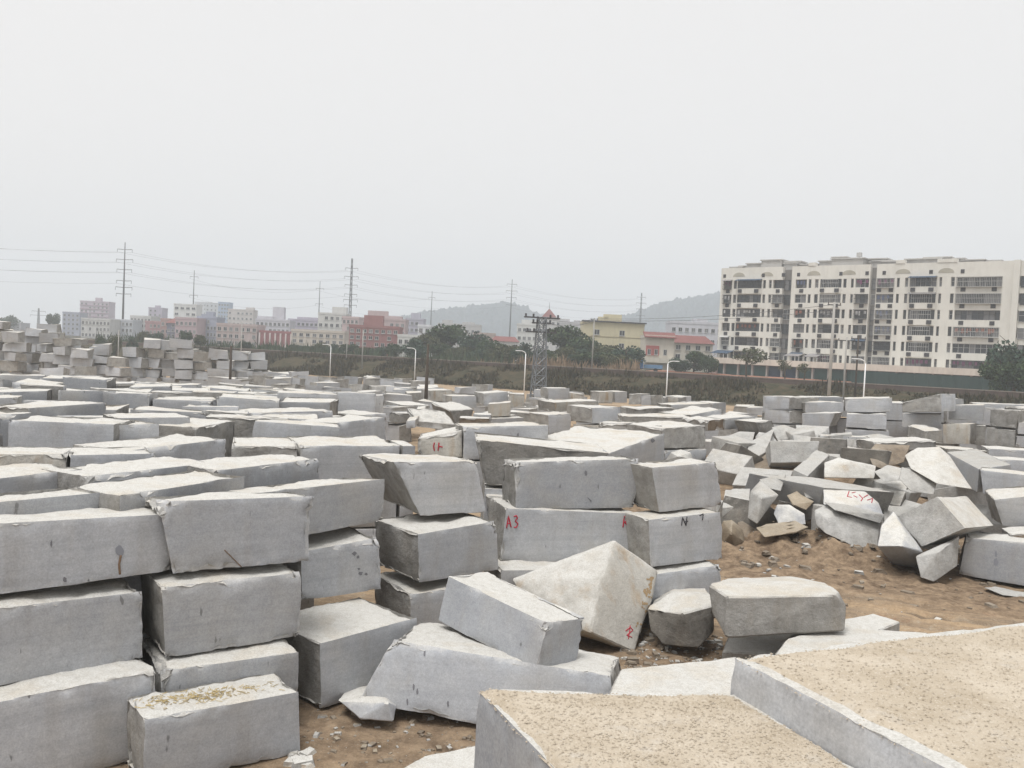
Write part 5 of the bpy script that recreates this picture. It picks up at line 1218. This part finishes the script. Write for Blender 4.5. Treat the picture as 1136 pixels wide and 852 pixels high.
for k in range(6):
    z0, z1 = RC[k] - HW, RC[k] + HW
    for i, (a, b, kk) in enumerate(OP):
        if kk == 'N': glazing(a + .03, b - .03, z0 + .05, z1 - .05, 0.45, 'window')
        if kk == 'R': glazing(a + .1, b - .1, z0 - .4, z1, 1.22, 'window')
        if kk in 'WB':
            dpt = rr.choice((0.35, 0.5, 0.9, 1.0)) if kk == 'W' else 0.25
            glazing(a + .02, b - .02, z0, z1, dpt, 'window')
            if k > 0:
                n = 2 if b - a > 3.6 else 1
                for q in range(n):
                    u = a + (b - a) * ((.16, .84)[q] if n == 2 else .55); yy = -0.02 if kk == 'W' else -.78
                    m_ = MB(); m_.box(u - .45, u + .45, yy - .08, yy + .3, z0 - 1.02, z0 - .22)
                    m_.obj('air_conditioner_hole', ACB, fl)
            if kk == 'W' and rr.random() < .45:       # projecting cage of bars
                m_ = MB(); n_ = max(3, int((b - a) / .3)); dp = -.55
                for q in range(n_ + 1): m_.box(a + (b - a) * q / n_ - .02, a + (b - a) * q / n_ + .02, dp - .02, dp + .02, z0 - .1, z1 - .05)
                for zz in (z0 - .1, (z0 + z1) / 2, z1 - .08): m_.box(a - .03, b + .03, dp - .03, dp + .03, zz - .03, zz + .03); m_.box(a - .03, a + .03, dp + .031, .1, zz - .03, zz + .03); m_.box(b - .03, b + .03, dp + .031, .1, zz - .03, zz + .03)
                m_.box(a - .03, b + .03, dp + .031, -.003, z0 - .16, z0 - .131)
                m_.obj('window_cage', rr.choice((FRAMEW, DARKMETAL)), fl)
            if kk in 'WB' and rr.random() < .35:      # washing hung out
                x_ = a + .3; cm = rr.choice(CLOTH)
                while x_ < b - .7:
                    w_ = rr.uniform(.3, .6); MB().box(x_, x_ + w_, .13, .16, z1 - .35 - rr.uniform(.5, 1.0), z1 - .3).obj('laundry', cm, fl); x_ += w_ + rr.uniform(.1, .9)
            if kk in 'WB' and rr.random() < .16:
                m_ = MB(); dp = -1.0 if kk == 'W' else -1.5; m_.add([(a - .1, -.02, z1 + .28), (b + .1, -.02, z1 + .28), (b + .1, dp, z1 - .1), (a - .1, dp, z1 - .1), (a - .1, -.02, z1 + .22), (b + .1, -.02, z1 + .22), (b + .1, dp, z1 - .16), (a - .1, dp, z1 - .16)], [(0, 1, 2, 3), (7, 6, 5, 4), (3, 2, 6, 7), (0, 3, 7, 4), (1, 5, 6, 2), (0, 4, 5, 1)]); m_.obj('awning', rr.choice((NAVY, ROOFG, FRAMEW)), fl)
            if kk == 'B':      # bowed balcony
                w = b - a; pl = [(a - .1, -.002), (b + .1, -.002), (b - w * .12, -.55), (b - w * .3, -.8), (a + w * .3, -.8), (a + w * .12, -.55)]
                MB().prism(pl[::-1], z0 - 1.25, z0 + .02).obj('balcony', BALC, fl)
                if rr.random() < .7:
                    m_ = MB(); pts = [(a + w * .12, -.5), (a + w * .3, -.74), (b - w * .3, -.74), (b - w * .12, -.5)]
                    for q in range(3):
                        (x0_, y0_), (x1_, y1_) = pts[q], pts[q + 1]; nn = max(2, int(abs(x1_ - x0_) / .35))
                        for r_ in range(nn + 1):
                            t = r_ / nn; x_, y_ = x0_ + (x1_ - x0_) * t, y0_ + (y1_ - y0_) * t; m_.box(x_ - .025, x_ + .025, y_ - .025, y_ + .025, z0 + .02, z1 - .15)
                    m_.tube([(*p_, z1 - .15) for p_ in pts], .05, 4); m_.tube([(*p_, z0 + 1) for p_ in pts], .04, 4); m_.obj('railing', FRAMEW if rr.random() < .4 else DARKMETAL, fl)
    glazing(u_end + .7, u_end + 7, z0 - .3, z1, 0.30, 'window'); glazing(u_end + 7.4, u_end + 13.5, z0 - .3, z1, 0.30, 'window')
    if k > 0: MB().box(u_end + 2.0, u_end + 2.9, .1, .5, z0 - 1.25, z0 - .4).obj('air_conditioner_hole', ACB, fl)
# roof line
FAN = wallmat('fan_ornament', (0.40, 0.38, 0.32), 0.3)
for px_ in (820, 851, 903, 942, 1002, 1050):
    u = uof(px_, 27.6); m_ = MB(); n = 12; v = [(u, -.05, TOPZ - 2.1)] + [(u + 1.5 * math.cos(math.pi * q / n), -.05, TOPZ - 2.1 + .95 * math.sin(math.pi * q / n)) for q in range(n + 1)]
    v2 = [(x_, -.002, z_) for x_, _, z_ in v]; nv = len(v)
    m_.add(v + v2, [(0, q + 1, q + 2) for q in range(n)] + [(q + 1, nv + q + 1, nv + q + 2, q + 2) for q in range(n)]); m_.obj('arch_ornament', FAN, fl)
for (a, b) in ((897, 905), (994, 1004), (1040, 1062)):
    MB().box(uof(a, 29), uof(b, 29), -.12, 1.3, TOPZ + .002, TOPZ + .75).obj('parapet', FW, fl)
for (px_, w, h) in ((817, 4, 1.2), (832, 6, 1.6), (850, 5, 2.1), (862, 8, 1.7), (913, 4, 1.5), (935, 7, 1.9), (958, 6, 2.0), (985, 5, 1.2), (1020, 7, 1.3), (1035, 5, 1.6), (806, 3, .9), (842, 3, 1.3), (872, 3, 1.2), (890, 4, .9), (925, 3, 2.3), (948, 3, 1.3), (970, 4, 1.5), (1008, 3, 1.1), (1055, 3, 1.3), (1075, 4, .9), (1095, 3, .8)):
    u = uof(px_, 29.5); y_ = rr.uniform(2.5, 6); MB().box(u - w / 2, u + w / 2, y_, y_ + 3.5, TOPZ - .6, TOPZ + h - .25, 0).box(u - w / 2 - .3, u + w / 2 + .3, y_ - .3, y_ + 3.8, TOPZ + h - .248, TOPZ + h, 0).obj('roof_hut', wallmat('roof_shed', (.48, .47, .45), .3) if px_ == 817 else bpy.data.materials['roof_shed'], fl)
MB().tube([(uof(946, 29.5), 4, TOPZ + 1), (uof(946, 29.5), 4, TOPZ + 3.2)], .12, 6).box(uof(946, 29.5) - .5, uof(946, 29.5) + .5, 3.6, 4.4, TOPZ + 2.2, TOPZ + 3.1).obj('roof_tank', FRAMEW, fl)
for px_ in (804, 847, 869, 886, 933, 962, 981, 1033, 1068):
    u = uof(px_, 27.2); MB().box(u - .35, u + .35, -.06, .2, TOPZ - 2.3, TOPZ - 1.5).obj('vent_opening', ACB, fl)
# podium with shops
ua, ub = uof(786, 6.2, 5.0), uof(1103, 6.2, 5.0)
MB().box(ua, ub, -5.6, -.01, 2.75, 3.35).box(ua, ub, -5.6, -5.4, 3.351, 4.1).obj('podium_band', PODM, fl)
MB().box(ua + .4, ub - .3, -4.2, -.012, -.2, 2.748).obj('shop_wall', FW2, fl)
n = 17
for k in range(n):
    a = ua + .5 + (ub - ua - 1) * k / n; b = ua + .5 + (ub - ua - 1) * (k + 1) / n
    MB().box(a - .2, a + .2, -5.0, -4.202, 0, 2.746).obj('shop_pier', PINKW if k == 0 else CONCRETE, fl)
    m_ = MB()
    for q in range(12): m_.box(a + .22, b - .22, -4.30 - .03 * (q % 2), -4.203, .05 + q * .21, .05 + q * .21 + .20)
    m_.obj('shop_shutter', NAVY if k in (4, 5) else TEAL, fl)
MB().box(ua + .2, ua + 2.2, -5.1, -4.31, 0, 2.74).obj('shop_pier', PINKW, fl)
for (a, b) in ((787, 806), (868, 885), (890, 905)):
    x0_, x1_ = uof(a, 8, 4), uof(b, 8, 4); MB().add([(x0_, -.02, 5.9), (x1_, -.02, 5.9), (x1_, -3.6, 5.2), (x0_, -3.6, 5.2), (x0_, -.02, 5.8), (x1_, -.02, 5.8), (x1_, -3.6, 5.1), (x0_, -3.6, 5.1)], [(0, 1, 2, 3), (7, 6, 5, 4), (3, 2, 6, 7), (0, 3, 7, 4), (1, 5, 6, 2), (0, 4, 5, 1)]).obj('awning', NAVY if a < 800 else ROOFG, fl)
    for q in range(5):
        x_ = x0_ + (x1_ - x0_) * q / 4; MB().box(x_ - .08, x_ + .08, -3.5, -3.34, 3.36, 5.12).obj('awning_post', FRAMEW, fl)
# pavement in front of the shops
def fpt(u, n, z): p = p0 + fu * u + fn * n; return (p.x, p.y, z)
m_ = MB()
for k in range(30):
    a, b = -12 + 70 * k / 30, -12 + 70 * (k + 1) / 30
    q = [fpt(a, 5.5, 0), fpt(b, 5.5, 0), fpt(b, 13.5, 0), fpt(a, 13.5, 0)]; zz = [gz(x_, y_) + .22 for x_, y_, _ in q]
    m_.add([(x_, y_, z_) for (x_, y_, _), z_ in zip(q, zz)] + [(x_, y_, z_ - .5) for (x_, y_, _), z_ in zip(q, zz)], [(3, 2, 1, 0), (2, 3, 7, 6)])
tag(m_.obj('pavement', PAVE), 'reddish pavement in front of the shops', kind='structure')
# teal hoarding
ho = empty('hoarding', fpt(uof(944, 5, 15), 14.5, ZR - .2), math.atan2(fu.y, fu.x)); tag(ho, 'dark teal sheet hoarding running in front of the flats to the frame edge', 'hoarding')
HOARD = wallmat('teal_sheet', (0.035, 0.062, 0.058), 0.5)
for k in range(26): MB().box(k * 2.4 + .015, k * 2.4 + 2.385, -.04 - .03 * (k % 2), .02, 0, 2.75 + .05 * (k % 3)).obj('panel', HOARD, ho)
# ------------------------------------------------------------------ blue truck
g = at_d(719, 415, 196); zt_ = gz(g.x, g.y); tk = empty('truck', (g.x, g.y, zt_), math.radians(-8)); tag(tk, 'blue flatbed truck parked under the trees by the road', 'truck')
BLUE = mat('truck_blue', (0.05, 0.16, 0.38), 0.45, 0, 0.5); TYRE = mat('tyre', (0.03, 0.03, 0.03), 0.9)
MB().prism([(-3.1, -1), (-1.2, -1), (-1.2, 1), (-3.1, 1)], .75, 2.6).obj('cab', BLUE, tk)
MB().box(-3.105, -2.2, -1.01, 1.01, 1.7, 2.4).obj('windscreen', GLASS, tk)
MB().box(-1.1, 3.1, -1.05, 1.05, .85, 1.0).box(-1.1, 3.1, -1.05, -.98, 1.001, 1.65).box(-1.1, 3.1, .98, 1.05, 1.001, 1.65).box(3.03, 3.1, -.979, .979, 1.001, 1.65).obj('bed', mat('truck_bed_blue', (.12, .22, .36), .6), tk)
MB().box(-3.0, 3.0, -.45, .45, .55, .74).obj('chassis', DARKMETAL, tk)
for (x_, y_) in ((-2.3, -.95), (-2.3, .95), (1.6, -.95), (1.6, .95)): MB().tube([(x_, y_ - .14, .45), (x_, y_ + .14, .45)], .45, 14).obj('wheel', TYRE, tk)
# ------------------------------------------------------------------ poles, lamps, masts
def lamp(label, px, d, ytop, side=-1, double=False):
    g = at_d(px, 440, d); zb = gz(g.x, g.y); h = at_d(px, ytop, d).z - zb
    o = empty('street_lamp', (g.x, g.y, zb)); tag(o, label, 'street lamp', 'white street lamps along the road')
    MB().tube([(0, 0, -.2), (0, 0, h * .5), (0, 0, h * .93)], [.105, .085, .07], 8).obj('pole', WHITEPAINT, o, True)
    for s in ((side, -side) if double else (side,)):
        a = [(0, 0, h * .925)] + [(s * .9 * (1 - math.cos(t)), 0, h * .925 + h * .07 * math.sin(t)) for t in (.4, .8, 1.2, 1.57)]
        MB().tube(a, .065, 6).obj('arm', WHITEPAINT, o, True); x_ = s * .9
        MB().box(min(x_, x_ + s * .75), max(x_, x_ + s * .75), -.14, .14, h * .99 - .03, h * .99 + .1).obj('lamp_head', WHITEPAINT, o)
lamp('white street lamp with curved arm right of the timber post, before the trees', 581, 140, 389)
lamp('tall white street lamp in front of the red roofed house', 739, 128, 400, 1)
lamp('white street lamp with curved arm before the block of flats', 958, 104, 398)
lamp('white street lamp with curved arm left of the dark tree clump', 459, 160, 386)
lamp('thin white street lamp before the hedge, farthest left of the lamps', 365, 170, 382)
def pole(label, px, d, ytop, r0_, r1_, m, arms=(), name='utility_pole', base=None, cat='pole'):
    g = at_d(px, 430, d); zb = gz(g.x, g.y) if base is None else base; h = at_d(px, ytop, d).z - zb
    o = empty(name, (g.x, g.y, zb)); tag(o, label, cat)
    MB().tube([(0, 0, -.4), (0, 0, h * .5), (0, 0, h)], [r0_, (r0_ + r1_) / 2, r1_], 8).obj('pole', m, o, True)
    for (dz, w) in arms:
        MB().box(-w, w, -.06, .06, h - dz - .07, h - dz + .07).obj('crossarm', DARKMETAL, o)
        for q in (-.9, 0, .9): MB().tube([(w * q, 0, h - dz + .07), (w * q, 0, h - dz + .32)], .06, 6).obj('insulator', TIMBER, o)
    return Vector((g.x, g.y, zb + h))
P1 = pole('tall round concrete pole before the block of flats', 920, 118, 335, .26, .17, CONCRETE, [(.4, .9)])
pole('grey pole with crossarm right of the concrete pole', 936, 130, 374, .16, .12, CONCRETE, [(.5, 1.3)])
pole('dark pole with crossarm beside the grey one', 949, 130, 372, .16, .12, TIMBER, [(.5, 1.1)])
P2 = pole('slender grey pole in front of the yellow building', 655.5, 165, 353, .15, .10, CONCRETE, [(.3, .7)])
pole('pale pole before the red brick building', 400.5, 180, 366, .15, .10, CONCRETE, [])
pole('thin pale pole right of the hedge and cream building', 383, 190, 378, .12, .08, CONCRETE, [])
pole('dark timber post standing among the centre blocks', 473, 74, 382, .20, .09, TIMBER, [], 'timber_post')
pole('dark thin post rising from the far stacks', 255, 92, 384, .16, .13, TIMBER, [], 'timber_post')
pole('thin pale pole at the foot of the big mast', 130, 128, 366, .10, .07, CONCRETE, [])
pole('pale thin pole behind the far stacks near the pink building', 266, 140, 357, .10, .07, CONCRETE, [])
# steel lattice pylon by the yard edge
g = at_d(597, 440, 112); zb = gz(g.x, g.y); h = at_d(597, 352, 112).z - zb
py = empty('steel_pylon', (g.x, g.y, zb), .3); tag(py, 'short steel lattice pylon with crossarms at the yard edge', 'pylon')
def lattice(o, h, w0, w1, n, r_, m):
    L = [[((w0 + (w1 - w0) * t) / 2 * sx, (w0 + (w1 - w0) * t) / 2 * sy, h * t) for t in np.linspace(0, 1, n + 1)] for sx, sy in ((-1, -1), (1, -1), (1, 1), (-1, 1))]
    for l in L: MB().tube(l, r_, 5).obj('leg', m, o)
    mb = MB()
    for q in range(4):
        a, b = L[q], L[(q + 1) % 4]
        for k in range(n): mb.tube([a[k], b[k + 1]], r_ * .55, 4); mb.tube([b[k], a[k + 1]], r_ * .55, 4); mb.tube([a[k + 1], b[k + 1]], r_ * .5, 4)
    mb.obj('bracing', m, o)
lattice(py, h, 1.7, .9, 9, .085, GALV)
for (dz, w) in ((.05, 2.3), (.75, 1.2), (1.9, 2.0)):
    MB().box(-w, w, -.45, -.33, h - dz - .08, h - dz + .08).box(-w, w, .33, .45, h - dz - .08, h - dz + .08).obj('crossarm', DARKMETAL, py)
    for q in (-.95, -.5, .5, .95): MB().tube([(w * q, 0, h - dz - .1), (w * q, 0, h - dz + .45)], .13, 7).obj('insulator', DARKMETAL, py)
P0 = Vector((g.x, g.y, zb + h))
def mast(label, px, d, ytop, arms, tube=True, w=.8):
    g = at_d(px, 380, d); zb = gz(g.x, g.y); top = at_d(px, ytop, d).z; h = top - zb
    o = empty('power_mast', (g.x, g.y, zb), .5 if False else 0); tag(o, label, 'power mast', 'tall power masts beyond the town')
    if tube: MB().tube([(0, 0, 0), (0, 0, h * .5), (0, 0, h)], [w * .75, w * .5, w * .25], 8).obj('shaft', DARKMETAL, o, True)
    else: lattice(o, h, w * 2.0, w * .8, 16, .12, DARKMETAL)
    for (dz, aw) in arms:
        MB().tube([(-aw, 0, h - dz), (0, 0, h - dz - .2), (aw, 0, h - dz)], .13, 4).obj('crossarm', DARKMETAL, o)
        for s in (-1, 1): MB().tube([(s * aw, 0, h - dz), (s * aw, 0, h - dz - 1.4)], .1, 5).obj('insulator', GALV, o)
    return [(Vector((g.x + s * aw, g.y, top - dz - 1.4)), s, i) for i, (dz, aw) in enumerate(arms) for s in (-1, 1)]
AR = [(3.2, 3.4), (7.8, 3.8), (12.4, 3.4), (17.5, 3.4), (20.5, 3.8), (23.5, 3.4)]
MA = mast('tallest steel power mast, left part of the skyline', 135.5, 400, 269, AR)
MBm = mast('lattice power mast behind the red brick building', 387, 480, 287, [(a + 2, w) for a, w in AR], False, .8)
MC = mast('power mast in front of the hill, left of the steel pylon', 565, 600, 310, AR[:4], True, .9)
MD = mast('distant lattice power mast on the hill flank', 709, 680, 325, AR[:4], False, .8)
ME = mast('thinner power mast above the white flat block', 213, 560, 300, [(4, 2.6), (16, 2.6)], True, .8)
MF = mast('thinner power mast above the white four storey block', 352.5, 620, 312, [(5, 2.6), (16, 2.6)], True, .8)
MG = mast('thinner power mast at the left end of the hill', 477, 700, 323, [(5, 2.6), (16, 2.6)], True, .9)
MH = mast('very distant small power mast at the frame edge', 42, 640, 342, [(2, 5), (5, 6)], False, .8)
def wire(label, pts, sag, r=.055, group='power wires strung between the masts'):
    P = []
    for a, b in zip(pts[:-1], pts[1:]):
        n = 14
        for k in range(n + (b is pts[-1])):
            t = k / n; P.append(a.lerp(b, t) - Vector((0, 0, sag * 4 * t * (1 - t))))
    o = MB().tube(P, r, 4).obj('power_wire', WIRE); tag(o, label, 'wire', group)
ML = Vector((-330, 330, 0))
names = ['topmost', 'second', 'third', 'fourth', 'fifth', 'lowest']
for i in range(4):
    for s in ((-1,) if i > 2 else (-1, 1)):
        pick = lambda M_: [p for p, ss, ii in M_ if ss == s and ii == i][0]
        w_l = MA[0][0].copy(); l0 = pick(MA); left_ = Vector((ML.x + s * 4, ML.y, l0.z + 1.5))
        wire(f'{names[i]} thin wire on the {"near" if s < 0 else "far"} side of the tall masts, crossing the pale sky', [left_, l0, pick(MBm), pick(MC), pick(MD)], 4.0, .032)
for i, nm in enumerate(('upper', 'lower')):
    pick = lambda M_: [p for p, ss, ii in M_ if ss == -1 and ii == i][0]
    wire(f'{nm} thin wire along the thinner masts', [pick(ME), pick(MF), pick(MG)], 4.5, .04)
for i, (off, nm) in enumerate(((Vector((-.6, 0, .1)), 'upper'), (Vector((.6, 0, -.7)), 'lower'))):
    wire(f'{nm} dark cable from the steel pylon past the yellow building to the concrete pole', [P0 + off, P2 + off * .3 + Vector((0, 0, -.1)), P1 + off * .8 + Vector((0, 0, -.5))],   .7, .03, 'cables along the road')

# ------------------------------------------------------------------ the air
hz = bpy.data.materials.new('haze_air'); hz.use_nodes = True; nt = hz.node_tree
for x_ in list(nt.nodes):
    if x_.type == 'BSDF_PRINCIPLED': nt.nodes.remove(x_)
pv = nt.nodes.new('ShaderNodeVolumePrincipled'); pv.inputs['Color'].default_value = (0.89, 0.945, 1.0, 1); pv.inputs['Density'].default_value = 0.00068; pv.inputs['Anisotropy'].default_value = 0.0
nt.links.new(pv.outputs[0], [x_ for x_ in nt.nodes if x_.type == 'OUTPUT_MATERIAL'][0].inputs['Volume'])
ho_ = MB().box(-2400, 2400, -2400, 2400, -1.5, 190).obj('haze', hz); tag(ho_, 'pale dry haze over the yard and the town', kind='stuff')
